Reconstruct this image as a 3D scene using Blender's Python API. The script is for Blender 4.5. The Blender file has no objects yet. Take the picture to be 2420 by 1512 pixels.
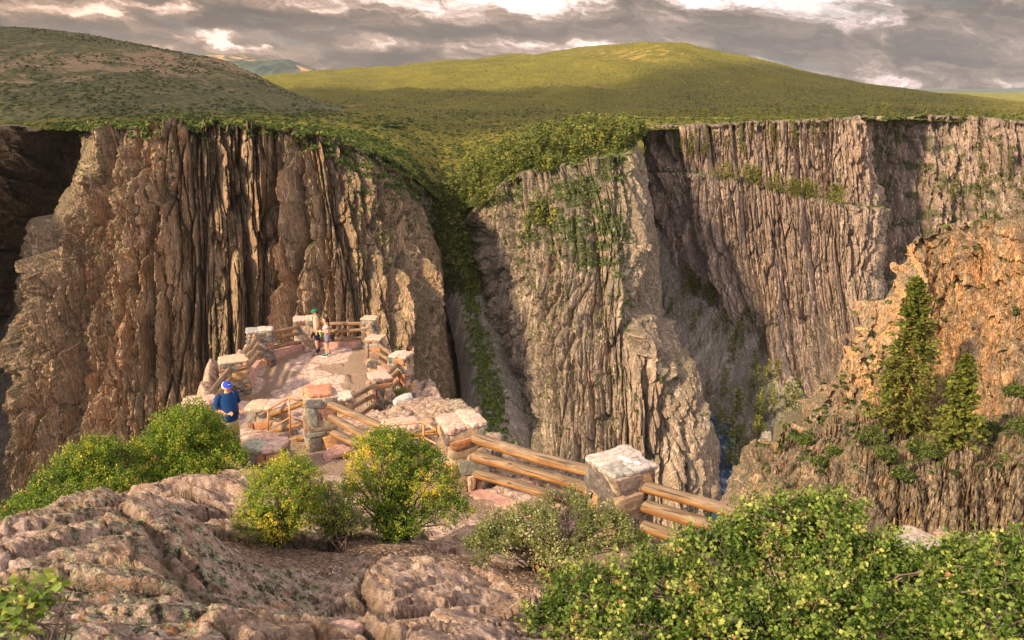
import bpy, bmesh, math, random
import numpy as np
from mathutils import Vector, Matrix
random.seed(7); RNG = np.random.default_rng(7)
scene = bpy.context.scene
col = scene.collection
R = math.radians

# ---------------------------------------------------------------- survey helpers
# The site was surveyed from the overlook: bearings are given in photograph units
# (2419 wide) and turned into world points at a chosen horizontal distance.
CX, CY, FV, PITCH = 1209.5, 756.0, 1881.0, R(15.9)
CP, SP = math.cos(PITCH), math.sin(PITCH)
def at(vx, vy, D):
    x = (vx-CX)/FV; y = (CY-vy)/FV
    Y = CP+SP*y; Z = -SP+CP*y
    return Vector((x/Y*D, D, Z/Y*D))
def at_np(vx, vy, D):
    x = (vx-CX)/FV; y = (CY-vy)/FV
    Y = CP+SP*y; Z = -SP+CP*y
    return np.stack([x/Y*D, D+0*x, Z/Y*D], -1)
def to_v(P):
    Y = P[..., 1]*CP-P[..., 2]*SP
    U = P[..., 1]*SP+P[..., 2]*CP
    return CX+FV*P[..., 0]/Y, CY-FV*U/Y

# ---------------------------------------------------------------- noise in numpy
def _h(ix, iy, iz, seed):
    h = (ix.astype(np.int64)*374761393 + iy.astype(np.int64)*668265263 + iz*2147483647 + seed*1274126177) & 0xffffffff
    h = ((h ^ (h >> 13))*1274126177) & 0xffffffff
    h = ((h ^ (h >> 16))*2246822519) & 0xffffffff
    return ((h ^ (h >> 15)) & 0xffffff)/float(0xffffff)
def vn(x, y, seed=0):
    ix = np.floor(x); iy = np.floor(y); fx = x-ix; fy = y-iy
    fx = fx*fx*fx*(fx*(fx*6-15)+10); fy = fy*fy*fy*(fy*(fy*6-15)+10)
    a = _h(ix, iy, 0, seed); b = _h(ix+1, iy, 0, seed); c = _h(ix, iy+1, 0, seed); d = _h(ix+1, iy+1, 0, seed)
    return ((a*(1-fx)+b*fx)*(1-fy)+(c*(1-fx)+d*fx)*fy)*2-1
def fbm(x, y, o=4, seed=0, gain=.5):
    s = 0; a = 1; t = 0
    for k in range(o):
        s = s+a*vn(x*2**k+k*17.3, y*2**k-k*9.1, seed+k); t += a; a *= gain
    return s/t
def ridged(x, y, o=4, seed=0, gain=.5):
    s = 0; a = 1; t = 0
    for k in range(o):
        s = s+a*(1-np.abs(vn(x*2**k+k*11.3, y*2**k-k*5.1, seed+k))*2); t += a; a *= gain
    return s/t
def cells(x, y, seed=0, jit=.85):
    """jittered cells: per-cell random value, offset from the cell centre, distance to the border"""
    ix = np.floor(x); iy = np.floor(y)
    f1 = np.full(x.shape, 9.); f2 = np.full(x.shape, 9.); rid = np.zeros(x.shape); rid2 = np.zeros(x.shape); global CELL_Y; CELL_Y = np.zeros(x.shape)
    for dx in (-1, 0, 1):
        for dy in (-1, 0, 1):
            cx = ix+dx; cy = iy+dy
            px = cx+.5+jit*(_h(cx, cy, 1, seed)-.5); py = cy+.5+jit*(_h(cx, cy, 2, seed)-.5)
            d = np.hypot(px-x, py-y)
            near = d < f1
            f2 = np.where(near, f1, np.minimum(f2, d))
            rid = np.where(near, _h(cx, cy, 3, seed), rid); rid2 = np.where(near, x-px, rid2); CELL_Y = np.where(near, y-py, CELL_Y)
            f1 = np.where(near, d, f1)
    return rid, rid2, f2-f1
def sstep(a, b, x):
    t = np.clip((x-a)/(b-a), 0, 1); return t*t*(3-2*t)

# ---------------------------------------------------------------- object helpers
def tag(o, label=None, cat=None, group=None, kind=None):
    if label: o['label'] = label
    if cat: o['category'] = cat
    if group: o['group'] = group
    if kind: o['kind'] = kind
    return o
def empty(name, loc=(0, 0, 0), rz=0, **k):
    o = bpy.data.objects.new(name, None); col.objects.link(o)
    o.location = loc; o.rotation_euler = (0, 0, rz); o.empty_display_size = .2
    return tag(o, **k)
def link(name, me, mats, parent=None, **k):
    o = bpy.data.objects.new(name, me); col.objects.link(o)
    for m in (mats if isinstance(mats, (list, tuple)) else [mats]):
        if m.name not in [x.name for x in me.materials if x]: me.materials.append(m)
    if parent is not None: o.parent = parent
    return tag(o, **k)
def copy_tree(o, parent=None):
    c = o.copy(); col.objects.link(c); c.parent = parent
    for ch in [x for x in bpy.data.objects if x.parent == o]: copy_tree(ch, c)
    return c
def np_mesh(name, V, F, smooth=True, attrs=None, mat_idx=None):
    """V (n,3), F (m,k) all faces with k corners"""
    me = bpy.data.meshes.new(name)
    V = np.asarray(V, dtype=np.float32); F = np.asarray(F, dtype=np.int32)
    n, k = F.shape
    me.vertices.add(len(V)); me.vertices.foreach_set('co', V.ravel())
    me.loops.add(n*k); me.loops.foreach_set('vertex_index', F.ravel())
    me.polygons.add(n); me.polygons.foreach_set('loop_start', np.arange(0, n*k, k, dtype=np.int32))
    me.polygons.foreach_set('use_smooth', np.full(n, smooth))
    if mat_idx is not None: me.polygons.foreach_set('material_index', np.asarray(mat_idx, dtype=np.int32))
    for a, d in (attrs or {}).items():
        d = np.asarray(d, dtype=np.float32)
        if d.ndim == 1:
            at_ = me.attributes.new(a, 'FLOAT', 'POINT'); at_.data.foreach_set('value', d)
        else:
            at_ = me.attributes.new(a, 'FLOAT_COLOR', 'POINT')
            at_.data.foreach_set('color', np.concatenate([d, np.ones((len(d), 1), np.float32)], 1).ravel())
    me.update(calc_edges=True); me.validate()
    return me
def grid_faces(nr, nc):
    i = np.arange(nr-1)[:, None]*nc+np.arange(nc-1)[None, :]
    return np.stack([i, i+nc, i+nc+1, i+1], -1).reshape(-1, 4)
def cr1(T, n):
    """Catmull-Rom resample along axis 0 to n samples"""
    T = np.asarray(T, float); m = len(T)
    t = np.linspace(0, m-1, n); i = np.clip(np.floor(t).astype(int), 0, m-2); f = (t-i).reshape((-1,)+(1,)*(T.ndim-1))
    p0 = T[np.maximum(i-1, 0)]; p1 = T[i]; p2 = T[i+1]; p3 = T[np.minimum(i+2, m-1)]
    m1 = (p2-p0)*.5; m2 = (p3-p1)*.5
    # limit overshoot
    return p1*(2*f**3-3*f**2+1)+m1*(f**3-2*f**2+f)+p2*(-2*f**3+3*f**2)+m2*(f**3-f**2)
def grid_normals(P):
    du = np.gradient(P, axis=1); dv = np.gradient(P, axis=0)
    n = np.cross(dv, du); n /= (np.linalg.norm(n, axis=-1, keepdims=True)+1e-9)
    return n

# ---------------------------------------------------------------- node helpers
def mat(name):
    m = bpy.data.materials.new(name); m.use_nodes = True
    nt = m.node_tree; nt.nodes.clear()
    out = nt.nodes.new('ShaderNodeOutputMaterial'); b = nt.nodes.new('ShaderNodeBsdfPrincipled')
    nt.links.new(b.outputs[0], out.inputs[0]); b.inputs['Roughness'].default_value = .9
    b.inputs['Specular IOR Level'].default_value = .2
    return m, nt, b
class N:
    """tiny node builder"""
    def __init__(s, nt): s.nt = nt
    def put(s, sock, v):
        if v is None: return
        if isinstance(v, bpy.types.NodeSocket): s.nt.links.new(v, sock)
        elif isinstance(v, tuple) and len(v) == 3 and sock.type == 'RGBA': sock.default_value = v+(1,)
        else: sock.default_value = v
    def coord(s, scale=(1, 1, 1), kind='Object', rot=(0, 0, 0), loc=(0, 0, 0)):
        t = s.nt.nodes.new('ShaderNodeTexCoord'); m = s.nt.nodes.new('ShaderNodeMapping')
        s.nt.links.new(t.outputs[kind], m.inputs[0]); m.inputs['Scale'].default_value = scale
        m.inputs['Rotation'].default_value = rot; m.inputs['Location'].default_value = loc
        return m.outputs[0]
    def noise(s, vec, scale=1, det=4, rough=.55, dist=0, w=None):
        n = s.nt.nodes.new('ShaderNodeTexNoise'); s.put(n.inputs['Vector'], vec)
        n.inputs['Scale'].default_value = scale; n.inputs['Detail'].default_value = det
        n.inputs['Roughness'].default_value = rough; n.inputs['Distortion'].default_value = dist
        return n.outputs[0]
    def vor(s, vec, scale=1, feat='F1', out='Distance', rnd=1):
        n = s.nt.nodes.new('ShaderNodeTexVoronoi'); n.feature = feat; s.put(n.inputs['Vector'], vec)
        n.inputs['Scale'].default_value = scale; n.inputs['Randomness'].default_value = rnd
        return n.outputs[out]
    def ramp(s, f, stops, mode='LINEAR'):
        n = s.nt.nodes.new('ShaderNodeValToRGB'); s.put(n.inputs[0], f); cr = n.color_ramp; cr.interpolation = mode
        while len(cr.elements) < len(stops): cr.elements.new(.5)
        for e, (p, c) in zip(cr.elements, stops):
            e.position = p; e.color = (c if isinstance(c, tuple) else (c, c, c))+(1,)
        return n.outputs[0]
    def mix(s, f, a, b, mode='MIX'):
        n = s.nt.nodes.new('ShaderNodeMix'); n.data_type = 'RGBA'; n.blend_type = mode
        s.put(n.inputs[0], f); s.put(n.inputs[6], a); s.put(n.inputs[7], b); return n.outputs[2]
    def math(s, op, a, b=None, c=None, clamp=False):
        n = s.nt.nodes.new('ShaderNodeMath'); n.operation = op; n.use_clamp = clamp
        s.put(n.inputs[0], a); s.put(n.inputs[1], b); s.put(n.inputs[2], c); return n.outputs[0]
    def rng(s, v, a, b, c=0., d=1.):
        n = s.nt.nodes.new('ShaderNodeMapRange'); s.put(n.inputs[0], v)
        for i, x in enumerate((a, b, c, d)): n.inputs[i+1].default_value = x
        return n.outputs[0]
    def attr(s, name, out='Fac'):
        n = s.nt.nodes.new('ShaderNodeAttribute'); n.attribute_name = name; return n.outputs[out]
    def bump(s, h, strength=.5, dist=1., normal=None):
        n = s.nt.nodes.new('ShaderNodeBump'); s.put(n.inputs['Height'], h)
        n.inputs['Strength'].default_value = strength; n.inputs['Distance'].default_value = dist
        if normal is not None: s.nt.links.new(normal, n.inputs['Normal'])
        return n.outputs[0]
    def geo(s, out):
        n = s.nt.nodes.new('ShaderNodeNewGeometry'); return n.outputs[out]
    def sep(s, v):
        n = s.nt.nodes.new('ShaderNodeSeparateXYZ'); s.put(n.inputs[0], v); return n.outputs
    def hsv(s, c, h=.5, sa=1, v=1):
        n = s.nt.nodes.new('ShaderNodeHueSaturation'); s.put(n.inputs['Color'], c)
        s.put(n.inputs['Hue'], h); s.put(n.inputs['Saturation'], sa); s.put(n.inputs['Value'], v); return n.outputs[0]
EXPO = 0.92
SUN_AZ = R(128); SUN_EL = R(32); SUN_E = 4.9; SKY_STR = 1.5
HAZE = 1.1e-5
# ================================================================ camera, light, sky
cam = bpy.data.cameras.new('camera'); camo = bpy.data.objects.new('camera', cam); col.objects.link(camo)
cam.lens = 28; cam.sensor_width = 36; cam.clip_start = .1; cam.clip_end = 60000
camo.location = (0, 0, 0); camo.rotation_euler = (R(90)-PITCH, 0, 0)
scene.camera = camo
cam.dof.use_dof = True; cam.dof.focus_distance = 14; cam.dof.aperture_fstop = 5.0
scene.render.resolution_x = 1024; scene.render.resolution_y = 640
scene.view_settings.view_transform = 'Standard'; scene.view_settings.look = 'None'
scene.view_settings.exposure = EXPO; scene.view_settings.gamma = 1

S_AZ, S_EL = SUN_AZ, SUN_EL             # sun direction: azimuth from +Y towards -X (left), behind the camera
sdir = Vector((-math.sin(S_AZ)*math.cos(S_EL), math.cos(S_AZ)*math.cos(S_EL), math.sin(S_EL)))
sl = bpy.data.lights.new('sun', 'SUN'); sl.energy = SUN_E; sl.angle = R(4); sl.color = (1, .75, .47)
so = bpy.data.objects.new('sun', sl); col.objects.link(so)
so.rotation_euler = sdir.to_track_quat('Z', 'Y').to_euler()

w = bpy.data.worlds.new('World'); scene.world = w; w.use_nodes = True
nt = w.node_tree; nt.nodes.clear(); n = N(nt)
wout = nt.nodes.new('ShaderNodeOutputWorld'); bg = nt.nodes.new('ShaderNodeBackground')
nt.links.new(bg.outputs[0], wout.inputs[0])
sky = nt.nodes.new('ShaderNodeTexSky'); sky.sky_type = 'NISHITA'; sky.sun_disc = False
sky.sun_elevation = S_EL; sky.sun_rotation = -S_AZ; sky.altitude = 2400
dirv = n.coord(kind='Generated')
sx, sy, sz = n.sep(dirv)
# bearings on the sky: bx to the right, bz upwards
bx = n.math('DIVIDE', sx, n.math('MAXIMUM', sy, .2)); bz = n.math('DIVIDE', sz, n.math('MAXIMUM', sy, .2))
cmb = nt.nodes.new('ShaderNodeCombineXYZ')
def bvec(fx, fz, tilt=0., o=0.):
    c = nt.nodes.new('ShaderNodeCombineXYZ')
    n.put(c.inputs[0], n.math('MULTIPLY', n.math('ADD', bx, n.math('MULTIPLY', bz, tilt)), fx))
    n.put(c.inputs[1], n.math('MULTIPLY', n.math('ADD', bz, n.math('MULTIPLY', bx, .12)), fz)); n.put(c.inputs[2], o); return c.outputs[0]
def blob(x, z, rx, rz):
    """soft patch of the sky centred on a bearing"""
    a = n.math('DIVIDE', n.math('SUBTRACT', bx, x), rx); b = n.math('DIVIDE', n.math('SUBTRACT', bz, z), rz)
    q = n.math('ADD', n.math('MULTIPLY', a, a), n.math('MULTIPLY', b, b))
    return n.math('POWER', 2.718, n.math('MULTIPLY', q, -1))
wx_ = n.math('SUBTRACT', n.noise(bvec(9, 22, 0, 5.), 1, 5, .6), .5); wz_ = n.math('SUBTRACT', n.noise(bvec(11, 26, 0, 9.), 1, 5, .62), .5)
bx0, bz0 = bx, bz; bx = n.math('ADD', bx, n.math('MULTIPLY', wx_, .22)); bz = n.math('ADD', bz, n.math('MULTIPLY', wz_, .040))
f_big = n.noise(bvec(3.2, 9, .6), 1, 3, .5); f_mid = n.noise(bvec(6, 26, .8, 3.1), 1, 5, .62); f_puff = n.noise(bvec(20, 52, 0, 1.3), 1, 5, .66)
dens = n.math('ADD', n.math('MULTIPLY', f_big, .5), n.math('ADD', n.math('MULTIPLY', f_mid, 1.0), n.math('MULTIPLY', f_puff, .55)))
dens = n.math('ADD', .70, n.math('MULTIPLY', n.math('SUBTRACT', dens, 1.03), 1.6))
def total(lst):
    t = None
    for (x, z, rx, rz, a) in lst:
        q_ = n.math('MULTIPLY', blob(x, z, rx, rz), a); t = q_ if t is None else n.math('ADD', t, q_)
    return t
lit = total([(.06, .098, .13, .018, .26), (.19, .070, .045, .028, .26), (-.335, .063, .035, .009, .30), (-.19, .056, .09, .007, .24), (-.36, .100, .16, .010, .20), (.30, .052, .05, .010, .14), (.35, .104, .12, .007, .24), (.60, .010, .06, .010, .22), (.02, .055, .05, .006, .2), (-.03, .022, .10, .008, .12), (.36, .012, .10, .010, .12)])
drk = total([(-.26, .086, .12, .010, .26), (-.05, .068, .15, .007, .32), (-.50, .078, .20, .012, .22), (.42, .055, .22, .028, .20), (.16, .102, .05, .012, .16), (-.20, .042, .14, .010, .22), (-.10, .030, .12, .012, .12), (.28, .096, .10, .010, .2), (-.62, .06, .2, .03, .12)])
bx, bz = bx0, bz0
fin = n.math('ADD', n.math('SUBTRACT', dens, lit), drk)
cc = n.ramp(n.rng(fin, .36, 1.02), [(0, (.52, .44, .41)), (.16, (.36, .285, .265)), (.32, (.20, .155, .13)), (.48, (.115, .09, .072)), (.72, (.065, .055, .046)), (1, (.042, .038, .034))])
# warm glow to the left, rosy grey to the right
warm = n.rng(bx, -.75, .25, 1, 0)
cc = n.mix(n.math('MULTIPLY', warm, .8), cc, n.mix(1, cc, (1.15, .86, .56), 'MULTIPLY'))
# bluish rents, thin
rent = n.ramp(n.noise(bvec(4, 22, .4, 12.), 1, 5, .6, .6), [(.54, 0.), (.68, 1.)])
skyc = n.mix(1, sky.outputs[0], (.10, .10, .10), 'MULTIPLY')
base = n.mix(n.math('MULTIPLY', rent, .3), cc, (.13, .17, .165))
# overhead the cloud thins out and the plain sky shows
over = n.rng(sz, .2, .6, 0, 1)
fc = n.mix(over, base, n.mix(.4, skyc, (1.15, .92, .76)))
# behind the camera and below the horizon: even cloud
back = n.rng(sy, .05, .3, 1, 0)
fc = n.mix(back, fc, n.mix(.35, skyc, (1.35, 1.02, .80)))
n.put(bg.inputs[0], fc); bg.inputs[1].default_value = SKY_STR
w.cycles.sampling_method = 'MANUAL'; w.cycles.sample_map_resolution = 512
# ================================================================ rock, scrub and grassland materials
def cliff_material(name, c_dark, c_mid, c_light, c_rust_sun, green=.25, scale=1., rust_sun=.5):
    m, nt, b = mat(name); n = N(nt)
    v = n.coord((scale, scale, scale*.13)); v1 = n.coord((scale, scale, scale))
    streak = n.noise(v, .22, 5, .68, .4)
    fine = n.noise(n.coord((scale, scale, scale*.45)), .9, 4, .8)
    c = n.ramp(streak, [(.30, c_dark), (.47, c_mid), (.62, c_light), (.8, tuple(min(1, x*1.15) for x in c_light))])
    tone = n.attr('tone')
    c = n.mix(n.rng(tone, 0, 1, .0, .75), c, c_dark); c = n.mix(n.rng(tone, 0, .3, .35, 0), c, c_light)
    rs = n.ramp(n.noise(v, .11, 3, .6, .6), [(.50, 0.), (.66, 1.)])
    c = n.mix(n.math('MULTIPLY', rs, rust_sun), c, c_rust_sun)
    c = n.mix(n.attr('rust_sun'), c, n.mix(n.ramp(fine, [(.35, 0.), (.7, 1.)]), c_rust_sun, tuple(min(1, x*1.35) for x in c_rust_sun)))  # sunlit orange of the fins and the bluff painted into the rock colour
    # grey-green lichen and dust on the less steep faces
    nz = n.sep(n.geo('True Normal'))[2]
    flat = n.rng(nz, .25, .7)
    lich = n.ramp(n.noise(v1, .35, 4, .7), [(.45, 0.), (.62, 1.)])
    c = n.mix(n.math('MULTIPLY', lich, green), c, (.17, .155, .085))
    c = n.mix(n.math('MULTIPLY', flat, .65), c, n.mix(lich, (.20, .165, .12), (.085, .10, .035)))
    c = n.mix(n.math('MULTIPLY', n.attr('veg'), .85), c, (.05, .075, .02))
    c = n.mix(.55, c, n.mix(1, c, n.ramp(fine, [(.36, .25), (.64, 1.75)]), 'MULTIPLY'))
    # hairline joints running down the rock
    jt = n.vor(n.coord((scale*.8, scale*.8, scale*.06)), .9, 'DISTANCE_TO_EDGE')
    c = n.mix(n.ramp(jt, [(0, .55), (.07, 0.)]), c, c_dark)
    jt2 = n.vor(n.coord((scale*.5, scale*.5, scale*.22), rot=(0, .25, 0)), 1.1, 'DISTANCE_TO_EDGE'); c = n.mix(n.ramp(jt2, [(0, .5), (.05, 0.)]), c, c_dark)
    vein = n.math('ABSOLUTE', n.math('SUBTRACT', n.noise(n.coord((scale*.05, scale*.05, scale*.012), rot=(0, .12, 0)), 1., 3, .55, .5), .52))
    c = n.mix(n.ramp(vein, [(.003, .45), (.011, 0.)]), c, tuple(min(1, x*1.45) for x in c_light))
    n.put(b.inputs['Base Color'], c)
    hgt = n.math('ADD', n.math('MULTIPLY', n.noise(n.coord((scale, scale, scale*.2)), .8, 4, .7), 1.), n.math('MULTIPLY', n.ramp(jt, [(0, 0.), (.12, 1.)]), .25))
    n.put(b.inputs['Normal'], n.bump(hgt, .9, 1.6/scale))
    return m
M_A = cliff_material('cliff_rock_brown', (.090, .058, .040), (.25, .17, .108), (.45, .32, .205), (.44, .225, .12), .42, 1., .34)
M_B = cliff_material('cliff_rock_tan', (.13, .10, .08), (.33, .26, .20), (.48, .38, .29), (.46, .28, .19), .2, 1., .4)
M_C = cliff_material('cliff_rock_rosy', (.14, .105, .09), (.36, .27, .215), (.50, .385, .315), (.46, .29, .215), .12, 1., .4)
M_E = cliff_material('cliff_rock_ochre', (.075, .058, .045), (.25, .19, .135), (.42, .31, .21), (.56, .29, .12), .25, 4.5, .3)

def land_material(name, bushy, grass, bare, bscale=.16, bare_amt=.5):
    m, nt, b = mat(name); n = N(nt)
    v = n.coord()
    spots = n.vor(v, bscale, 'F1'); sm = n.vor(v, bscale*2.7, 'F1')
    big = n.noise(v, .004, 3, .6); mid = n.noise(v, .012, 5, .7, .6)
    cover = n.math('ADD', n.math('MULTIPLY', big, .9), n.math('MULTIPLY', mid, .6))
    g = n.mix(n.ramp(mid, [(.35, 0.), (.65, 1.)]), grass, tuple(x*.62 for x in grass))
    bm = n.ramp(n.math('ADD', spots, n.math('MULTIPLY', n.math('SUBTRACT', cover, .75), .9)), [(.30, 1.), (.56, 0.)])
    c = n.mix(bm, g, n.mix(n.noise(v, .3, 3), bushy, tuple(x*1.7 for x in bushy)))
    bb = n.ramp(n.math('ADD', n.noise(v, .02, 6, .78, .4), n.math('MULTIPLY', n.attr('dry'), .16)), [(.60, 0.), (.70, 1.)])
    c = n.mix(n.math('MULTIPLY', bb, bare_amt), c, bare)
    c = n.mix(.5, c, n.mix(1, c, n.ramp(sm, [(.1, .6), (.6, 1.5)]), 'MULTIPLY'))
    n.put(b.inputs['Base Color'], c)
    n.put(b.inputs['Normal'], n.bump(n.math('SUBTRACT', n.ramp(spots, [(0, 1.), (.6, 0.)]), n.math('MULTIPLY', sm, .3)), .9, 5.))
    return m
M_LAND = land_material('scrub_land', (.036, .040, .008), (.180, .165, .014), (.42, .27, .10), .22, .6)
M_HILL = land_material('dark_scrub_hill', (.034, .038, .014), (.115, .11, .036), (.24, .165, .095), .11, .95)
M_SUNNY = land_material('far_scrub_hill', (.06, .065, .014), (.20, .19, .03), (.42, .30, .10), .09, .6)

SURF = {}       # name -> (points grid, up-facing normals, photograph bearings) for planting
def cliff(name, mtl, ctrl, nr, nc, amps, cscale=(26., 190.), spires=(), seed=1, caprows=14, capdepth=60., label=None, rough=1., tone_gain=1., vegfn=None, under=.13, capslope=.02, ends=(1, 1), endw=.20, blend=1., rust_sunfn=None, ysgn=.35, zrough=0.):
    """ctrl: list of columns, each a list of (vx, vy, D) from rim to foot."""
    C = np.array(ctrl, float)               # cols, rows, 3
    G = cr1(C, nc)                          # nc, rows, 3
    G = cr1(np.swapaxes(G, 0, 1), nr)       # nr, nc, 3
    vx, vy, D = G[..., 0], G[..., 1], G[..., 2]
    P = at_np(vx, vy, D)
    # horizontal outward normal from a smooth base
    du = np.gradient(P, axis=1); nh = np.stack([du[..., 1], -du[..., 0]], -1)
    nh /= (np.linalg.norm(nh, axis=-1, keepdims=True)+1e-9)
    mid = P[nr//3]; s = np.concatenate([[0], np.cumsum(np.linalg.norm(np.diff(mid[:, :2], axis=0), axis=1))])
    S = P[..., 0]+ysgn*(P[..., 1]-P[..., 1].mean(1, keepdims=True)); S = S*blend+(1-blend)*np.broadcast_to(s[None, :], D.shape); H = P[..., 2]
    k1, k2 = cscale
    warp = fbm(S/k1*.8, H/k2*2.2, 3, seed+50)*.10
    Sw = S+warp*k1*.7; Hw = H+fbm(S/k1*2.5, H/k2, 2, seed+60)*k1*.6
    # a slight lean of the joints
    Sw = Sw+Hw*.06
    r1, q1, e1 = cells(Sw/k1, Hw/k2, seed)
    r2, q2, e2 = cells(Sw/(k1*.36), Hw/(k2*.40), seed+1)
    r3, q3, e3 = cells(Sw/(k1*.135), Hw/(k2*.17), seed+2)
    r4, q4, e4 = cells(Sw/(k1*.055), Hw/(k2*.05), seed+3)
    a1, a2, a3, a4 = amps
    t1 = (np.modf(r1*7.13)[0]-.5); t2 = (np.modf(r2*7.13)[0]-.5); t3 = (np.modf(r3*7.13)[0]-.5)
    dz = np.maximum(-np.diff(P[..., 2], axis=0), .01)
    def prop(f, u):
        # a block stands on the rock below it: never let the face undercut by much
        for r in range(1, nr): f[r] = np.maximum(f[r], f[r-1]-dz[r-1]*u)
        return f
    cj = np.linspace(0, 1, nc)[None, :]; el, er = ends; dm_ = (1-(1-el)*sstep(endw*.8, .03, cj))*(1-(1-er)*sstep(1-endw, .965, cj))
    b1 = prop(a1*2.2*(r1*np.clip(e1*1.9, 0, 1)+t1*q1*.9*np.clip(e1*3, 0, 1)), under*.35)
    b2 = prop(a2*2.4*(r2**1.3*np.clip(e2*2.2, 0, 1)+t2*q2*1.0*np.clip(e2*3, 0, 1)), under*.8)
    b3 = prop(a3*2.3*(r3**1.2*np.clip(e3*2.5, 0, 1)+t3*q3*1.0), under*1.8)
    r5, q5, e5 = cells(Sw/(k1*.10)+5, H/(k1*.20), seed+5)
    d = (b1+b2*.8-a1*.9-a2*.65)*dm_-a1*.8*(1-dm_)+b2*.2+b3-a2*.15-a3*.7+a4*1.5*((r4-.5)*2)*np.clip(e4*5, .2, 1)+a4*2.2*(r5-.5)+a3*.5*t3
    d += a1*.7*fbm(S/(k1*3), H/(k2*3), 2, seed+7)+a3*.45*fbm(S/(k1*.22), H/(k1*2.2), 3, seed+8)
    d += a4*.35*ridged(S/(k1*.07), H/(k1*.5), 3, seed+9)*rough + a4*.7*fbm(S/(k1*.04), H/(k1*.06), 3, seed+12)
    for (fs, fh, fw, fa) in ((.30, .55, .055, 2.0), (.12, .30, .07, 1.5), (.055, .14, .09, .8)):
        vv = np.abs(vn(Sw/(k1*fs)+seed, Hw/(k2*fh)*1.0, seed+70)); gate = sstep(-.1, .35, vn(Sw/(k1*fs*2.3), Hw/(k2*fh*.35), seed+75)); d -= a3*fa*np.exp(-(vv/fw)**2)*gate
    d -= a2*1.0*np.exp(-(e1/.03)**2)+a3*1.7*np.exp(-(e2/.045)**2)+a4*1.6*np.exp(-(e3/.07)**2)
    cj = np.linspace(0, 1, nc)[None, :]; el, er = ends; d = d*(1-(1-el)*sstep(endw*.8, .03, cj))*(1-(1-er)*sstep(1-endw, .965, cj))-(1-el)*a1*.8*sstep(endw*.8, .03, cj)-(1-er)*a1*.8*sstep(1-endw, .965, cj)
    rust_sun = np.zeros_like(d); spd = np.zeros_like(d)
    for (xt, yt, xb, yb, wt, wb, amp, ru) in spires:
        t = (vy-yt)/(yb-yt); cx = xt+(xb-xt)*t+6*fbm(vy/60, vx*0+xt, 2, 5); ww = (wt+(wb-wt)*np.clip(t, 0, 1))*(1+.25*fbm(vy/25, vx*0+xt, 3, 6))
        q = np.abs(vx-cx)/ww
        k = np.clip((1.15-q)*2.6, 0, 1)*sstep(-.03, .04, t-.10*q+.05*fbm(vx/6, vy*0, 2, 3))*sstep(1.5, .9, t)
        spd = np.maximum(spd, amp*k*(1.25-.8*q)*(.8+.25*fbm(vx/4, vy/25, 3, 4))); rust_sun = np.maximum(rust_sun, ru*k*(.55+.45*fbm(vx/5, vy/18, 3, 8)))
    d = d+prop(spd, .14)
    fade = sstep(0, .02, np.linspace(0, 1, nr))[:, None]
    d = d*(.35+.65*fade)
    P[..., 0] += nh[..., 0]*d; P[..., 1] += nh[..., 1]*d
    if zrough:
        P[..., 2] += zrough*(.9*(cells(P[..., 0]/2.6, P[..., 1]/2.2, seed+90)[0]-.5)+.5*(cells(P[..., 0]/.9, P[..., 1]/.8, seed+91)[0]-.5)+.8*fbm(P[..., 0]/4, P[..., 1]/4, 4, seed+92))*sstep(.04, .12, np.linspace(0, 1, nr))[:, None]
    # jagged crest
    top = np.linspace(0, 1, nr)[:, None]
    P[..., 2] += (a3*1.6*(r3-.4)+a2*.7*(r2-.5))*np.exp(-(top/.05)**2)
    if rust_sunfn is not None: rust_sun = np.maximum(rust_sun, rust_sunfn(vx, vy))
    tone = np.clip(.20+.30*(r2-.4)+.45*(r3-.45)+.45*(r4-.5)+.2*(r5-.5)+.9*np.exp(-(e2/.06)**2)+.5*np.exp(-(e3/.07)**2), 0, 1)*tone_gain
    veg = np.zeros_like(tone)
    if vegfn is not None: veg = vegfn(vx, vy)
    # crown of the cliff running back under the plateau
    if caprows:
        edge = P[0]; back = np.zeros((caprows, P.shape[1], 3)); nb = -nh[0]*0; nb[:, 1] = 1
        kr = np.hanning(61); kr /= kr.sum(); es = np.stack([np.convolve(np.pad(edge[:, j], 30, mode='edge'), kr, 'valid') for j in range(3)], -1)
        for k in range(caprows):
            t = ((caprows-k)/caprows)**1.5; u = min(1, t*capdepth/(cscale[0]*.5)); e = edge*(1-u)+es*u
            back[k, :, 0] = e[:, 0]*(1+t*capdepth/np.maximum(e[:, 1], 1)); back[k, :, 1] = e[:, 1]+t*capdepth
            back[k, :, 2] = e[:, 2]+(fbm(back[k, :, 0]/9, back[k, :, 1]/9, 4, seed+30))*capdepth*.03*min(1, t*4)-t*capdepth*capslope
        P = np.concatenate([back, P], 0)
        z = np.zeros((caprows, P.shape[1]))
        tone = np.concatenate([z, tone], 0); rust_sun = np.concatenate([z, rust_sun], 0); veg = np.concatenate([z+.3, veg], 0)
    n_r = P.shape[0]
    me = np_mesh(name, P.reshape(-1, 3), grid_faces(n_r, nc), False, {'tone': tone.ravel(), 'rust_sun': np.clip(rust_sun, 0, 1).ravel(), 'veg': veg.ravel()})
    o = link(name, me, mtl, label=label, kind='structure')
    nn = grid_normals(P); a, b_ = to_v(P)
    SURF[name+label] = (P.reshape(-1, 3), nn.reshape(-1, 3), a.ravel(), b_.ravel())
    return o

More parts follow.
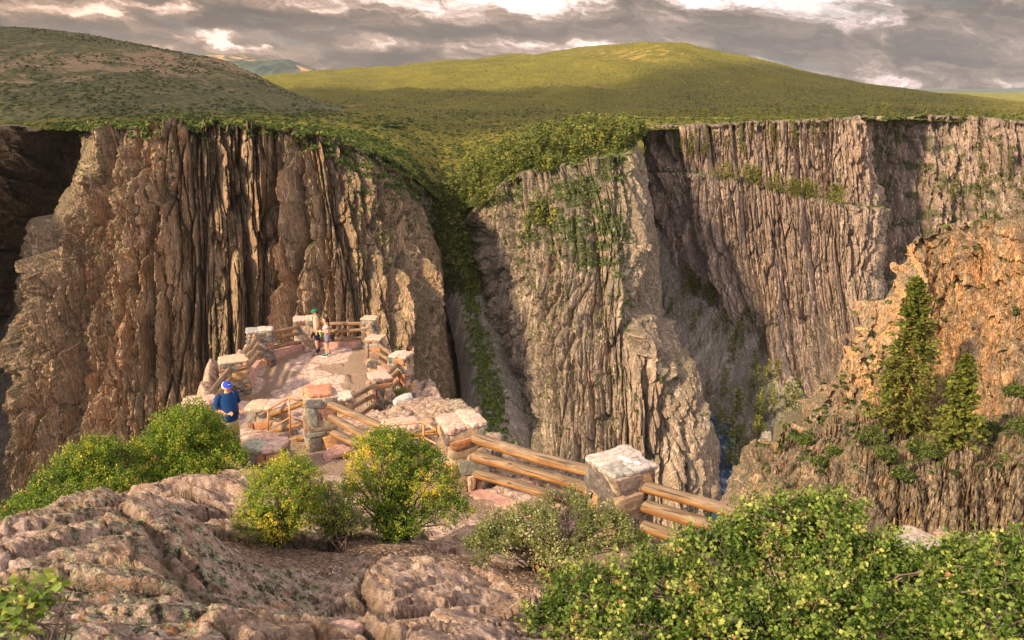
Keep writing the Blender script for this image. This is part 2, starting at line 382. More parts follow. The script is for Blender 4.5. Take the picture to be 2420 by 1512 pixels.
# ---- the great wall across the canyon, left of the side ravine
colsA = [
 [(212, 302, 640), (190, 420, 610), (150, 540, 590), (125, 700, 560), (95, 880, 530), (40, 1080, 480), (-20, 1350, 440)],
 [(204, 300, 520), (182, 420, 505), (140, 540, 490), (113, 700, 465), (84, 880, 440), (20, 1080, 400), (-40, 1350, 350)],
 [(222, 299, 462), (205, 420, 448), (170, 540, 435), (145, 700, 415), (120, 880, 395), (70, 1080, 365), (20, 1350, 320)],
 [(300, 298, 446), (292, 420, 430), (275, 540, 418), (255, 700, 398), (235, 880, 378), (210, 1080, 350), (170, 1350, 300)],
 [(380, 296, 434), (378, 420, 418), (370, 540, 405), (360, 700, 384), (350, 880, 362), (335, 1080, 335), (315, 1350, 290)],
 [(470, 296, 436), (470, 420, 422), (470, 540, 412), (470, 700, 396), (470, 880, 372), (470, 1080, 338), (460, 1350, 290)],
 [(560, 299, 446), (563, 420, 436), (567, 540, 426), (572, 700, 410), (578, 880, 388), (580, 1080, 356), (580, 1350, 300)],
 [(640, 303, 452), (648, 420, 444), (655, 540, 436), (660, 700, 418), (668, 880, 394), (672, 1080, 362), (680, 1350, 310)],
 [(740, 316, 452), (755, 430, 436), (770, 540, 420), (785, 700, 398), (800, 880, 374), (805, 1080, 350), (810, 1350, 305)],
 [(820, 342, 468), (850, 450, 448), (872, 555, 434), (888, 700, 410), (905, 880, 385), (910, 1080, 360), (915, 1350, 315)],
 [(900, 374, 492), (935, 468, 474), (960, 570, 460), (975, 710, 440), (990, 885, 412), (1000, 1080, 385), (1005, 1350, 330)],
 [(965, 410, 526), (1000, 495, 512), (1025, 590, 500), (1043, 725, 480), (1060, 890, 452), (1068, 1080, 420), (1075, 1350, 360)],
 [(1005, 450, 560), (1036, 530, 552), (1058, 615, 544), (1074, 740, 522), (1094, 900, 494), (1104, 1080, 460), (1110, 1350, 400)],
 [(1010, 458, 670), (1040, 540, 660), (1063, 620, 650), (1080, 745, 640), (1100, 905, 600), (1110, 1080, 560), (1118, 1350, 480)],
]
for _c, _w in zip(colsA, (.9, 1, 1, 1, 1, 1, .9, .75, .5, .3, .1)):
    for _i, _k in enumerate((1, .985, .97, .95, .925, .895, .86)): _c[_i] = (_c[_i][0], _c[_i][1], _c[_i][2]*(1-_w)+_c[0][2]*_k*_w)
spA = [  # fins standing out of the face, their sunlit orange painted in (xt,yt,xb,yb,half widths,amount,orange)
 (380, 398, 345, 745, 14, 38, 22, .5), (412, 470, 425, 830, 10, 26, 16, .35), (432, 300, 436, 420, 8, 12, 10, .7), (383, 300, 390, 400, 10, 16, 9, .6),
 (345, 722, 315, 905, 14, 30, 24, .75), (282, 850, 292, 1010, 10, 20, 24, .9), (292, 505, 288, 690, 6, 10, 10, .6), (262, 430, 255, 640, 8, 22, 9, .2),
 (240, 405, 225, 560, 10, 26, 10, .15), (680, 395, 684, 560, 4, 8, 9, .7), (678, 560, 680, 770, 7, 13, 13, .85), (806, 572, 790, 800, 8, 40, 12, .3), (790, 600, 745, 820, 6, 22, 9, .3),
 (145, 505, 120, 700, 12, 34, 14, .1), (180, 590, 150, 900, 12, 46, 20, .1), (205, 780, 190, 1060, 10, 40, 18, .1), (560, 590, 545, 800, 14, 50, 14, .1),
 (930, 640, 935, 830, 8, 24, 12, .25), (325, 860, 350, 1000, 6, 12, 10, .6), (905, 395, 960, 520, 6, 9, 7, .5), (960, 520, 1000, 700, 7, 11, 8, .5),
 (470, 330, 468, 560, 5, 9, 9, .3), (530, 340, 536, 620, 6, 11, 10, .2), (610, 330, 606, 700, 7, 13, 10, .15), (740, 450, 735, 700, 6, 13, 10, .3), (330, 340, 320, 520, 6, 12, 9, .3),
]
cliff('cliff', M_A, colsA, 560, 1000, (8.5, 6., 3.6, 1.35), (27., 210.), spA, 11, 14, 50, 'brown fluted canyon wall left of the side ravine', ends=(.6, .35))

# ---- the shaded wall at far left, turned away from the sun
colsF = [
 [(-420, 310, 380), (-420, 500, 370), (-420, 700, 350), (-420, 950, 320), (-420, 1300, 280)],
 [(-200, 308, 470), (-200, 500, 455), (-210, 700, 435), (-220, 950, 400), (-240, 1300, 350)],
 [(0, 306, 590), (-5, 500, 570), (-30, 700, 545), (-60, 950, 505), (-100, 1300, 440)],
 [(120, 304, 700), (100, 500, 680), (70, 700, 650), (30, 950, 600), (-20, 1300, 530)],
 [(190, 304, 790), (170, 500, 765), (120, 700, 730), (90, 900, 680), (40, 1300, 600)],
 [(330, 304, 830), (300, 500, 800), (260, 700, 770), (230, 950, 720), (200, 1300, 620)],
]
for _c in colsF:
    for _i, _k in enumerate((1, .985, .965, .93, .88)): _c[_i] = (_c[_i][0], _c[_i][1], _c[0][2]*_k)
cliff('cliff', M_A, colsF, 300, 420, (7., 5., 3.2, 1.2), (34., 200.), (), 21, 10, 60, 'dark shaded canyon wall at the far left')

# ---- the buttress between the side ravine and the right-hand gully
colsB = [
 [(1086, 540, 690), (1108, 630, 665), (1140, 760, 630), (1174, 890, 590), (1206, 1000, 560), (1230, 1120, 530), (1245, 1350, 480)],
 [(1092, 520, 600), (1112, 620, 580), (1142, 755, 555), (1176, 885, 525), (1206, 1000, 495), (1226, 1120, 465), (1240, 1350, 420)],
 [(1135, 476, 566), (1152, 585, 545), (1175, 720, 520), (1200, 855, 492), (1222, 990, 462), (1232, 1120, 435), (1240, 1350, 390)],
 [(1230, 418, 553), (1242, 530, 522), (1258, 665, 495), (1275, 810, 468), (1290, 960, 442), (1296, 1100, 418), (1300, 1350, 375)],
 [(1350, 386, 545), (1358, 490, 508), (1368, 620, 478), (1382, 770, 452), (1398, 930, 430), (1402, 1090, 408), (1410, 1350, 368)],
 [(1440, 374, 540), (1455, 470, 506), (1460, 600, 474), (1462, 740, 448), (1478, 900, 424), (1488, 1080, 402), (1500, 1350, 365)],
 [(1488, 372, 545), (1510, 480, 522), (1500, 600, 488), (1484, 722, 458), (1540, 880, 426), (1565, 1070, 402), (1580, 1350, 365)],
 [(1490, 350, 585), (1512, 490, 565), (1512, 610, 530), (1512, 770, 462), (1562, 890, 430), (1598, 1060, 410), (1610, 1350, 375)],
 [(1495, 330, 640), (1528, 470, 620), (1556, 630, 585), (1558, 780, 495), (1600, 905, 456), (1636, 1060, 424), (1648, 1350, 386)],
 [(1500, 325, 720), (1532, 470, 700), (1560, 650, 670), (1562, 800, 590), (1604, 930, 560), (1641, 1070, 520), (1652, 1350, 470)],
]
spB = [(1572, 770, 1566, 1000, 8, 26, 14, .1), (1548, 745, 1545, 900, 8, 22, 12, .1), (1600, 840, 1600, 1020, 8, 20, 14, .15), (1628, 895, 1640, 1130, 12, 20, 16, .25), (1500, 735, 1500, 1000, 16, 60, 12, .15), (1130, 905, 1138, 1000, 5, 14, 9, .1)]
def vegB(vx, vy): return sstep(.45, .62, .5+.5*fbm(vx/26, vy/20, 4, 3)+.25*np.exp(-((vx-1400)/150)**2-((vy-520)/110)**2)-.12)*sstep(760, 560, vy)*sstep(1505, 1470, vx)
cliff('cliff', M_B, colsB, 560, 860, (5.5, 3.8, 2.4, 1.1), (24., 150.), spB, 31, 14, 60, 'tan fluted buttress between ravine and boulder gully', 1., .9, vegB, ends=(.3, .45), endw=.26)

# ---- the lit wall right of the gully with its tree-lined bench
colsC = [
 [(1498, 302, 720), (1538, 400, 710), (1546, 424, 700), (1575, 600, 690), (1600, 710, 675), (1625, 820, 660), (1650, 950, 650)],
 [(1560, 300, 690), (1592, 400, 675), (1598, 424, 655), (1640, 590, 640), (1690, 715, 625), (1740, 850, 605), (1790, 1020, 585)],
 [(1700, 293, 676), (1718, 405, 658), (1724, 430, 632), (1742, 600, 612), (1792, 750, 592), (1832, 890, 568), (1860, 1080, 535)],
 [(1850, 291, 666), (1858, 440, 646), (1864, 464, 618), (1878, 620, 598), (1902, 790, 572), (1922, 940, 548), (1940, 1120, 505)],
 [(1975, 280, 645), (1988, 468, 628), (1994, 490, 602), (2008, 640, 582), (2030, 800, 552), (2046, 950, 520), (2060, 1120, 480)],
 [(2050, 278, 648), (2066, 470, 634), (2072, 500, 612), (2082, 640, 592), (2102, 800, 562), (2110, 950, 530), (2120, 1120, 490)],
 [(2066, 280, 700), (2080, 475, 690), (2086, 510, 680), (2092, 650, 665), (2112, 800, 640), (2120, 950, 610), (2130, 1120, 570)],
]
spC = [(1820, 590, 1850, 800, 20, 60, 12, .2), (2020, 285, 2030, 420, 30, 40, 10, .55)]
cliff('cliff', M_C, colsC, 470, 700, (5.5, 3.4, 2.2, 1.05), (26., 150.), spC, 41, 14, 60, 'rosy lit canyon wall right of the boulder gully', ysgn=-.7)
colsD = [
 [(2035, 284, 700), (2045, 430, 690), (2065, 600, 675), (2075, 800, 650), (2080, 1000, 620)],
 [(2090, 280, 716), (2100, 430, 705), (2110, 600, 690), (2115, 800, 665), (2120, 1000, 630)],
 [(2240, 276, 735), (2245, 430, 715), (2250, 560, 695), (2250, 740, 670), (2250, 1000, 620)],
 [(2360, 284, 735), (2365, 420, 715), (2365, 540, 690), (2365, 740, 665), (2365, 1000, 610)],
 [(2520, 292, 730), (2520, 420, 710), (2520, 540, 690), (2520, 740, 660), (2520, 1000, 600)],
 [(2800, 300, 720), (2800, 420, 700), (2800, 560, 670), (2800, 740, 630), (2800, 1000, 560)],
]
def vegD(vx, vy): return sstep(.5, .66, .5+.5*fbm(vx/30, vy/22, 4, 13)-.05)*.8
cliff('cliff', M_C, colsD, 300, 440, (7., 4., 2.4, 1.1), (30., 170.), (), 51, 12, 60, 'dim scrubby canyon wall at the far right', 1., 1.15, vegD)

# ---- the near ochre bluff at the right with the ledge that carries the pines
colsE = [
 [(1836, 1066, 99), (1830, 1072, 99), (1824, 1080, 98.5), (1820, 1095, 98), (1814, 1120, 97), (1802, 1190, 93), (1790, 1400, 88)],
 [(1832, 1058, 89), (1826, 1066, 88.5), (1821, 1078, 88), (1816, 1095, 87), (1810, 1120, 85.5), (1794, 1190, 82), (1778, 1400, 76)],
 [(1845, 1036, 87), (1844, 1044, 86.5), (1842, 1056, 86), (1838, 1072, 84), (1830, 1100, 79), (1820, 1190, 75), (1800, 1400, 68)],
 [(1900, 1012, 87), (1900, 1020, 86.5), (1899, 1032, 86), (1897, 1050, 83), (1893, 1084, 76), (1885, 1190, 71), (1870, 1400, 64)],
 [(1966, 975, 89), (1967, 984, 88.5), (1968, 1000, 87.5), (1970, 1024, 83), (1974, 1080, 73), (1974, 1190, 68), (1966, 1400, 61)],
 [(1986, 890, 95), (1988, 928, 93.5), (1992, 970, 91), (1998, 1016, 83), (2008, 1082, 71), (2012, 1190, 66), (2010, 1400, 59)],
 [(2056, 792, 99), (2060, 868, 96), (2064, 946, 92), (2068, 1018, 82), (2078, 1086, 69.5), (2084, 1190, 64), (2080, 1400, 57)],
 [(2128, 640, 103), (2134, 775, 98), (2140, 900, 93), (2146, 1014, 81), (2158, 1086, 68), (2164, 1190, 62.5), (2160, 1400, 56)],
 [(2204, 548, 104), (2210, 715, 98), (2220, 875, 91), (2230, 1008, 79), (2242, 1074, 66.5), (2250, 1190, 61), (2250, 1400, 55)],
 [(2320, 520, 99), (2326, 690, 93), (2334, 860, 86), (2342, 1000, 76), (2352, 1062, 64.5), (2358, 1190, 59), (2360, 1400, 53)],
 [(2440, 505, 94), (2446, 680, 88), (2452, 850, 82), (2456, 990, 72), (2462, 1050, 62), (2466, 1190, 57), (2470, 1400, 51)],
 [(2700, 495, 86), (2700, 670, 81), (2700, 850, 75), (2700, 980, 67), (2700, 1050, 59), (2700, 1190, 54), (2700, 1400, 48)],
]
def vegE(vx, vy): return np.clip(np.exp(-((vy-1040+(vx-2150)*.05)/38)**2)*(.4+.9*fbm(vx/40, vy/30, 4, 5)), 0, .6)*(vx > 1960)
cliff('cliff', M_E, colsE, 460, 560, (1.5, 1.1, .7, .3), (7.5, 20.), ((2290, 560, 2300, 980, 60, 90, .8, .25), (2180, 590, 2190, 900, 20, 30, .8, .5)), 61, 16, 24, 'near ochre bluff with a ledge of pines at right', 1., .8, vegE, .12, .3, blend=0., zrough=1.5, rust_sunfn=lambda a, b_: sstep(1010, 940, b_)*sstep(1950, 2040, a)*sstep(505+(2419-a)*.12, 560+(2419-a)*.12, b_+12*fbm(a/20, b_/20, 3, 4))*np.clip(.45+1.1*fbm(a/12, b_/140, 4, 66), .0, .9))  # streaked ochre rock, with sunlight on the upper bluff painted into the colour

# ---- boulder gully and canyon floor
def loft(name, mtl, ctrl, nr, nc, amp, sc, label, seed=1, attrs=('tone', 'rust_sun', 'veg'), smooth=False, blocky=0., bump_far=None, kind='structure', dry=None):
    G = cr1(np.array(ctrl, float), nr); G = cr1(np.swapaxes(G, 0, 1), nc); G = np.swapaxes(G, 0, 1)
    P = at_np(G[..., 0], G[..., 1], G[..., 2])
    X, Y = P[..., 0], P[..., 1]
    a = amp*fbm(X/sc, Y/sc, 5, seed)
    if blocky:
        r, q, e = cells(X/(sc*.14), Y/(sc*.14), seed+4); r2, _, e2 = cells(X/(sc*.05), Y/(sc*.05), seed+5)
        a = a+blocky*(r**2)*np.tanh(e*4)+blocky*.4*r2*np.tanh(e2*4)
    P[..., 2] += a*(bump_far(G[..., 2]) if bump_far else 1)
    at_ = {'tone': np.clip(.2+.3*fbm(X/sc*3, Y/sc*3, 3, seed+3), 0, 1), 'rust_sun': X*0, 'veg': np.clip(fbm(X/sc, Y/sc, 4, seed+8)*1.2-.1, 0, .5), 'dry': X*0 if dry is None else dry(G[..., 0], G[..., 1])}
    me = np_mesh(name, P.reshape(-1, 3), grid_faces(nr, nc), smooth, {k: v.ravel() for k, v in at_.items()})
    o = link(name, me, mtl, label=label, kind=kind)
    nn = grid_normals(P); va, vb = to_v(P)
    SURF[name+label] = (P.reshape(-1, 3), nn.reshape(-1, 3), va.ravel(), vb.ravel())
    return o
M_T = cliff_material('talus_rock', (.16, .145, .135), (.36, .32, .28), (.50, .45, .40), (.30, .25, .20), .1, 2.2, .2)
talus = [
 [(1520, 340, 760), (1545, 380, 750), (1570, 400, 740), (1600, 420, 735)],
 [(1545, 470, 700), (1560, 500, 695), (1590, 520, 690), (1625, 540, 690)],
 [(1540, 620, 665), (1590, 640, 660), (1640, 660, 655), (1690, 690, 650)],
 [(1545, 740, 640), (1610, 730, 632), (1690, 735, 622), (1780, 760, 610)],
 [(1590, 860, 600), (1670, 850, 590), (1760, 860, 575), (1860, 880, 565)],
 [(1640, 985, 545), (1700, 980, 535), (1800, 970, 520), (1910, 960, 505)],
 [(1670, 1100, 462), (1720, 1100, 455), (1810, 1080, 440), (1930, 1060, 425)],
 [(1680, 1300, 360), (1740, 1300, 350), (1840, 1280, 340), (1980, 1250, 330)],
]
loft('ground', M_T, talus, 360, 240, 6., 60., 'boulder strewn gully floor right of the buttress', 5, blocky=8.)
m_w, nt_, b_ = mat('river_water'); n_ = N(nt_); b_.inputs['Base Color'].default_value = (.03, .06, .10, 1); b_.inputs['Roughness'].default_value = .25
n_.put(b_.inputs['Base Color'], n_.mix(n_.ramp(n_.noise(n_.coord((1, .4, 1)), .25, 7, .7), [(.5, 0.), (.72, 1.)]), (.02, .05, .10), (.35, .42, .5)))
n_.put(b_.inputs['Normal'], n_.bump(n_.noise(n_.coord(), .5, 5), .4, 1.))
loft('river', m_w, [[(1662, 940, 572), (1700, 940, 566), (1722, 940, 560)], [(1672, 1010, 512), (1705, 1010, 508), (1735, 1010, 503)], [(1675, 1090, 452), (1712, 1090, 449), (1742, 1085, 446)], [(1680, 1180, 405), (1720, 1180, 402), (1762, 1170, 400)], [(1680, 1300, 350), (1730, 1300, 348), (1790, 1300, 346)]], 80, 30, .4, 9., 'dark blue river at the foot of the gully', 3)
# green ravine between the two buttresses
rav = [
 [(960, 436, 600), (1030, 452, 616), (1060, 474, 620), (1100, 466, 616), (1160, 436, 600)],
 [(1000, 560, 612), (1050, 552, 604), (1078, 556, 600), (1110, 552, 604), (1160, 540, 615)],
 [(1040, 680, 580), (1075, 665, 566), (1102, 668, 562), (1130, 665, 566), (1180, 650, 590)],
 [(1070, 800, 535), (1098, 790, 520), (1128, 790, 516), (1160, 785, 520), (1210, 770, 545)],
 [(1090, 930, 495), (1120, 915, 478), (1154, 912, 472), (1190, 905, 478), (1240, 890, 500)],
 [(1090, 1050, 455), (1130, 1035, 438), (1170, 1030, 432), (1215, 1025, 438), (1260, 1010, 460)],
 [(1070, 1250, 410), (1130, 1240, 385), (1180, 1235, 380), (1240, 1230, 385), (1300, 1210, 410)],
]
loft('ground', M_T, rav, 300, 120, 5., 40., 'steep green ravine floor between the canyon walls', 15, blocky=3.)
lgul = [
 [(60, 690, 660), (130, 690, 650), (190, 690, 660)], [(0, 800, 620), (75, 790, 605), (150, 800, 615)],
 [(-60, 930, 560), (40, 910, 545), (120, 920, 550)], [(-100, 1080, 515), (10, 1060, 500), (100, 1080, 510)], [(-120, 1350, 450), (0, 1350, 440), (120, 1350, 450)]]
loft('ground', M_T, lgul, 160, 80, 5., 40., 'grey scree slope in the left-hand gully', 19, blocky=3.)
# ground sheet far below and out to the horizon
gx = 17000.
me = np_mesh('ground', [(-gx, -gx, -330), (gx, -gx, -330), (gx, gx, -330), (-gx, gx, -330)], [(0, 1, 2, 3)], True, {'tone': [0, 0, 0, 0], 'rust_sun': [0]*4, 'veg': [0]*4, 'dry': [0]*4})
link('ground', me, M_LAND, label='lowest land under the canyon out to the horizon', kind='structure')

# ---- plateau and hills beyond the rim: columns of rows (vy, D) from rim to crest
plat = {
 -500: [(306, 470), (292, 620), (280, 800), (270, 1000), (262, 1300), (255, 1800), (250, 2600), (248, 4200)],
 -200: [(306, 560), (292, 700), (280, 900), (270, 1100), (262, 1400), (255, 1900), (250, 2700), (248, 4200)],
 60:   [(303, 740), (290, 860), (280, 1000), (270, 1200), (260, 1500), (252, 2000), (240, 2800), (235, 4200)],
 200:  [(298, 520), (290, 640), (281, 800), (272, 1000), (262, 1350), (250, 1900), (235, 2800), (225, 4200)],
 430:  [(292, 450), (287, 560), (280, 720), (272, 920), (262, 1250), (248, 1800), (225, 2700), (212, 4200)],
 640:  [(300, 470), (291, 580), (282, 740), (274, 940), (262, 1250), (240, 1850), (200, 2800), (181, 4000)],
 760:  [(313, 480), (299, 590), (287, 750), (276, 950), (262, 1280), (235, 1900), (195, 2800), (170, 4000)],
 870:  [(352, 505), (325, 600), (303, 740), (286, 940), (266, 1280), (236, 1900), (190, 2900), (162, 4000)],
 960:  [(400, 545), (364, 630), (328, 760), (298, 960), (270, 1280), (236, 1900), (185, 2900), (153, 4000)],
 1030: [(462, 610), (415, 680), (362, 790), (314, 970), (275, 1280), (238, 1900), (180, 2900), (149, 3950)],
 1085: [(500, 610), (430, 690), (372, 800), (318, 980), (276, 1280), (238, 1900), (178, 2900), (145, 3900)],
 1150: [(462, 575), (400, 650), (352, 780), (312, 960), (275, 1280), (238, 1900), (172, 2900), (140, 3850)],
 1250: [(412, 555), (360, 620), (325, 740), (302, 920), (274, 1280), (238, 1900), (165, 2850), (130, 3800)],
 1360: [(384, 548), (338, 610), (308, 710), (292, 880), (272, 1250), (238, 1850), (158, 2800), (119, 3600)],
 1470: [(366, 550), (322, 610), (300, 690), (288, 850), (271, 1220), (238, 1800), (150, 2700), (109, 3400)],
 1530: [(304, 640), (297, 690), (290, 780), (282, 930), (268, 1220), (236, 1780), (145, 2650), (104, 3300)],
 1610: [(299, 690), (293, 760), (287, 860), (280, 1000), (267, 1280), (236, 1780), (142, 2650), (101, 3200)],
 1700: [(295, 680), (290, 760), (285, 860), (278, 1000), (266, 1260), (238, 1740), (165, 2500), (129, 3200)],
 1800: [(293, 675), (288, 760), (283, 860), (277, 1000), (266, 1260), (242, 1740), (180, 2450), (149, 3250)],
 1900: [(290, 668), (286, 760), (281, 860), (276, 1000), (266, 1260), (247, 1740), (200, 2450), (175, 3300)],
 2060: [(281, 655), (279, 760), (276, 870), (272, 1010), (265, 1260), (252, 1740), (222, 2450), (203, 3400)],
 2200: [(279, 735), (276, 850), (273, 980), (270, 1080), (264, 1320), (255, 1780), (236, 2500), (222, 3500)],
 2330: [(285, 740), (281, 890), (277, 980), (272, 1100), (266, 1340), (258, 1800), (246, 2500), (236, 3500)],
 2450: [(292, 735), (286, 880), (280, 980), (275, 1100), (268, 1340), (261, 1800), (252, 2500), (245, 3600)],
 2800: [(302, 720), (294, 840), (286, 980), (279, 1100), (271, 1340), (264, 1800), (257, 2500), (252, 3600)],
}
xs = sorted(plat); T = np.array([[(x, vy, math.log(D)) for (vy, D) in plat[x]]+[(x, plat[x][-1][0]+12, math.log(plat[x][-1][1]*1.25))] for x in xs])
# resample by true x so that the table's uneven steps do not bend the surface
NX, NY = 900, 520
xt = np.linspace(xs[0], xs[-1], NX); Tq = np.zeros((NX, T.shape[1], 3))
for r in range(T.shape[1]):
    Tq[:, r, 0] = xt
    for k in (1, 2):
        y = np.interp(xt, xs, T[:, r, k]); ker = np.hanning(17); ker /= ker.sum()
        Tq[:, r, k] = np.convolve(np.pad(y, 8, mode='edge'), ker, 'valid')
G = cr1(np.swapaxes(Tq, 0, 1), NY); D = np.exp(G[..., 2])
P = at_np(G[..., 0], G[..., 1], D)
fr = np.linspace(0, 1, NY)[:, None]
P[..., 2] += (fbm(P[..., 0]/160, P[..., 1]/160, 5, 77)*6*sstep(0, .25, fr)+fbm(P[..., 0]/18, P[..., 1]/18, 4, 78)*2.2)*np.minimum(1, 2600/D)
P[..., 2] += sstep(.45, .7, fr)*sstep(1., .93, fr)*ridged(P[..., 0]/300+P[..., 1]/1100, P[..., 1]/1500, 4, 90)*16
P[..., 2] -= 1.5
dry = .8*np.exp(-((G[..., 0]-1480)/130)**2-((G[..., 1]-128)/16)**2)+.5*np.exp(-((G[..., 0]-1420)/140)**2-((G[..., 1]-205)/14)**2)+.9*np.exp(-((G[..., 0]-830)/40)**2-((G[..., 1]-247)/4)**2)
me = np_mesh('plateau', P.reshape(-1, 3), grid_faces(NY, NX), True, {'dry': dry.ravel()})
link('plateau', me, M_LAND, label='green scrub plateau rising to the long rounded hill', kind='structure')
nn = grid_normals(P); va, vb = to_v(P); SURF['plateau'] = (P.reshape(-1, 3), -nn.reshape(-1, 3), va.ravel(), vb.ravel())

def hill(name, mtl, crest, foot, Dc, Df, label, nr=260, nc=520, amp=8., sc=200., seed=3, prof=1.3, dryf=None, backdrop=.25):
    """a hill from its skyline: crest {vx: vy}, foot {vx: vy}"""
    kx = sorted(crest); x = np.linspace(kx[0], kx[-1], nc)
    cy = np.interp(x, kx, [crest[k] for k in kx]); fx = sorted(foot); fy = np.interp(x, fx, [foot[k] for k in fx])
    ker = np.hanning(25); ker /= ker.sum(); cy = np.convolve(np.pad(cy, 12, mode='edge'), ker, 'valid')
    t = np.linspace(0, 1, nr)[:, None]
    D = Df*(Dc/Df)**t+0*x[None, :]
    f = at_np(x[None, :]+0*t, fy[None, :]+0*t, np.full_like(D, Df))[..., 2]; c = at_np(x[None, :]+0*t, cy[None, :]+0*t, np.full_like(D, Dc))[..., 2]
    q = (D-Df)/(Dc-Df); z = f+(c-f)*np.sin(q*math.pi/2)**prof
    Pb = at_np(x[None, :]+0*t, np.full_like(D, CY), D); P = np.stack([Pb[..., 0]*1.0, D, z], -1)
    P[..., 0] = at_np(x[None, :]+0*t, cy[None, :]*q+fy[None, :]*(1-q), D)[..., 0]
    P[..., 2] += amp*fbm(P[..., 0]/sc, P[..., 1]/sc, 6, seed)*q*(1-.6*q)+amp*.35*ridged(P[..., 0]/sc*1.5, P[..., 1]/sc*.5, 4, seed+5)*np.sin(q*math.pi)
    nb = 40; last = P[-1]; bk = np.zeros((nb, nc, 3))
    for k in range(nb):
        u = (k+1)/nb; bk[k] = last; bk[k, :, 1] += u*(Dc-Df)*.9; bk[k, :, 0] *= (1+u*(Dc-Df)*.9/Dc); bk[k, :, 2] -= (1-math.cos(u*1.5))*np.maximum(last[:, 2]+60, 20)*1.0
    P = np.concatenate([P, bk], 0)
    dry = np.zeros(P.shape[:2]) if dryf is None else dryf(*to_v(P))
    me = np_mesh(name, P.reshape(-1, 3), grid_faces(nr+nb, nc), True, {'dry': dry.ravel()})
    o = link(name, me, mtl, label=label, kind='structure')
    nn = grid_normals(P); va, vb = to_v(P); SURF[label] = (P.reshape(-1, 3), -nn.reshape(-1, 3), va.ravel(), vb.ravel())
    return o
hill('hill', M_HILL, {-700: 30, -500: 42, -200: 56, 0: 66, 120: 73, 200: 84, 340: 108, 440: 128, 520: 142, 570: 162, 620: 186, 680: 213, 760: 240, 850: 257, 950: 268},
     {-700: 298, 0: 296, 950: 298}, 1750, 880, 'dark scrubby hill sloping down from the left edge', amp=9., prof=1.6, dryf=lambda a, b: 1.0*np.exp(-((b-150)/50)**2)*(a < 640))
# cloud bank out of view, outlined from the wanted shadow on plateau and lower slopes
def ray_hit(vx, vy, surf=('plateau',)):
    k = SURF['plateau']; i = np.argmin((k[2]-vx)**2+(k[3]-vy)**2); return k[0][i]
edge_pts = [(-500, 10), (0, 20), (300, 60), (560, 140), (640, 212), (760, 232), (1000, 226), (1180, 214), (1330, 214), (1480, 224), (1600, 214), (1720, 184), (1900, 172), (2100, 198), (2300, 228),
            (2300, 274), (1900, 275), (1500, 283), (1100, 300), (800, 288), (650, 284), (300, 230), (0, 215), (-500, 215)]
ALT = 1500.; ring = []
for (a, b) in edge_pts:
    if a < 620: p = at(a, b, 2200 if b < 200 else 640)
    else: p = Vector(ray_hit(a, b))
    t = (ALT-p.z)/sdir.z; ring.append((p.x+sdir.x*t, p.y+sdir.y*t))
ring = np.array(ring); rc = cr1(np.concatenate([ring, ring[:1]]), 240)[:-1]; cen = rc.mean(0)
NR_ = 46; lay = []
for side in (0, 1):
    for k in range(NR_):
        q = k/(NR_-1) if side == 0 else 1-(k+1)/NR_
        pts = cen+(rc-cen)*(1-(1-q)) if False else cen+(rc-cen)*max(q, .001)
        zz = (120 if side == 0 else -40)*math.sqrt(max(0, 1-q**4))
        ff = fbm(pts[:, 0]/260, pts[:, 1]/260, 5, 3+side)
        pts = pts+(rc-cen)*0.05*fbm(rc[:, 0]/300, rc[:, 1]/300, 4, 9)[:, None]*q
        lay.append(np.stack([pts[:, 0], pts[:, 1], ALT+zz*(1+.9*ff)], -1))
PC = np.stack(lay); nr_, nc_ = PC.shape[:2]
i_ = np.arange(nr_-1)[:, None]*nc_+np.arange(nc_)[None, :]; j_ = np.arange(nr_-1)[:, None]*nc_+(np.arange(nc_)+1)[None, :] % nc_
m_cl, nt_, b_ = mat('cloud'); b_.inputs['Base Color'].default_value = (.8, .78, .76, 1); b_.inputs['Roughness'].default_value = 1
link('cloud', np_mesh('cloud', PC.reshape(-1, 3), np.stack([i_, j_, j_+nc_, i_+nc_], -1).reshape(-1, 4)), m_cl, label='unseen cloud bank shaped to shade the lower hills', kind='structure')
# far mesa and the far lit plain
def far_material(name, a, b2, c3):
    m, nt, b = mat(name); n = N(nt); v = n.coord((.0016, .0016, .008))
    f = n.noise(v, 1, 9, .7, .3)
    c = n.ramp(f, [(.35, a), (.52, b2), (.63, c3)]); n.put(b.inputs['Base Color'], c); return m
M_FAR1 = far_material('far_mountain_rock', (.025, .05, .045), (.06, .08, .05), (.50, .30, .15))
M_FAR2 = far_material('far_mesa', (.05, .08, .08), (.08, .11, .09), (.14, .15, .10))
hill('mountain', M_FAR1, {400: 170, 470: 140, 520: 136, 570: 137, 610: 142, 650: 148, 690: 153, 720: 160, 752: 172, 800: 200}, {400: 215, 800: 215}, 11000, 8000, 'distant blue-green mountain with pale cliffs on the skyline', 160, 260, 220., 900., 9, 1.1)
hill('mesa', M_FAR2, {2050: 222, 2150: 212, 2200: 210, 2300: 211, 2419: 209, 2700: 212}, {2050: 228, 2700: 228}, 14000, 9500, 'distant blue mesa on the right skyline', 80, 200, 30., 900., 19, 1.)
hill('hill', M_SUNNY, {2120: 226, 2200: 217, 2240: 218, 2419: 221, 2700: 224}, {2100: 245, 2419: 250, 2700: 256}, 7000, 4200, 'far sunlit yellow-green ridge at the right skyline', 90, 240, 20., 500., 29, 1.)
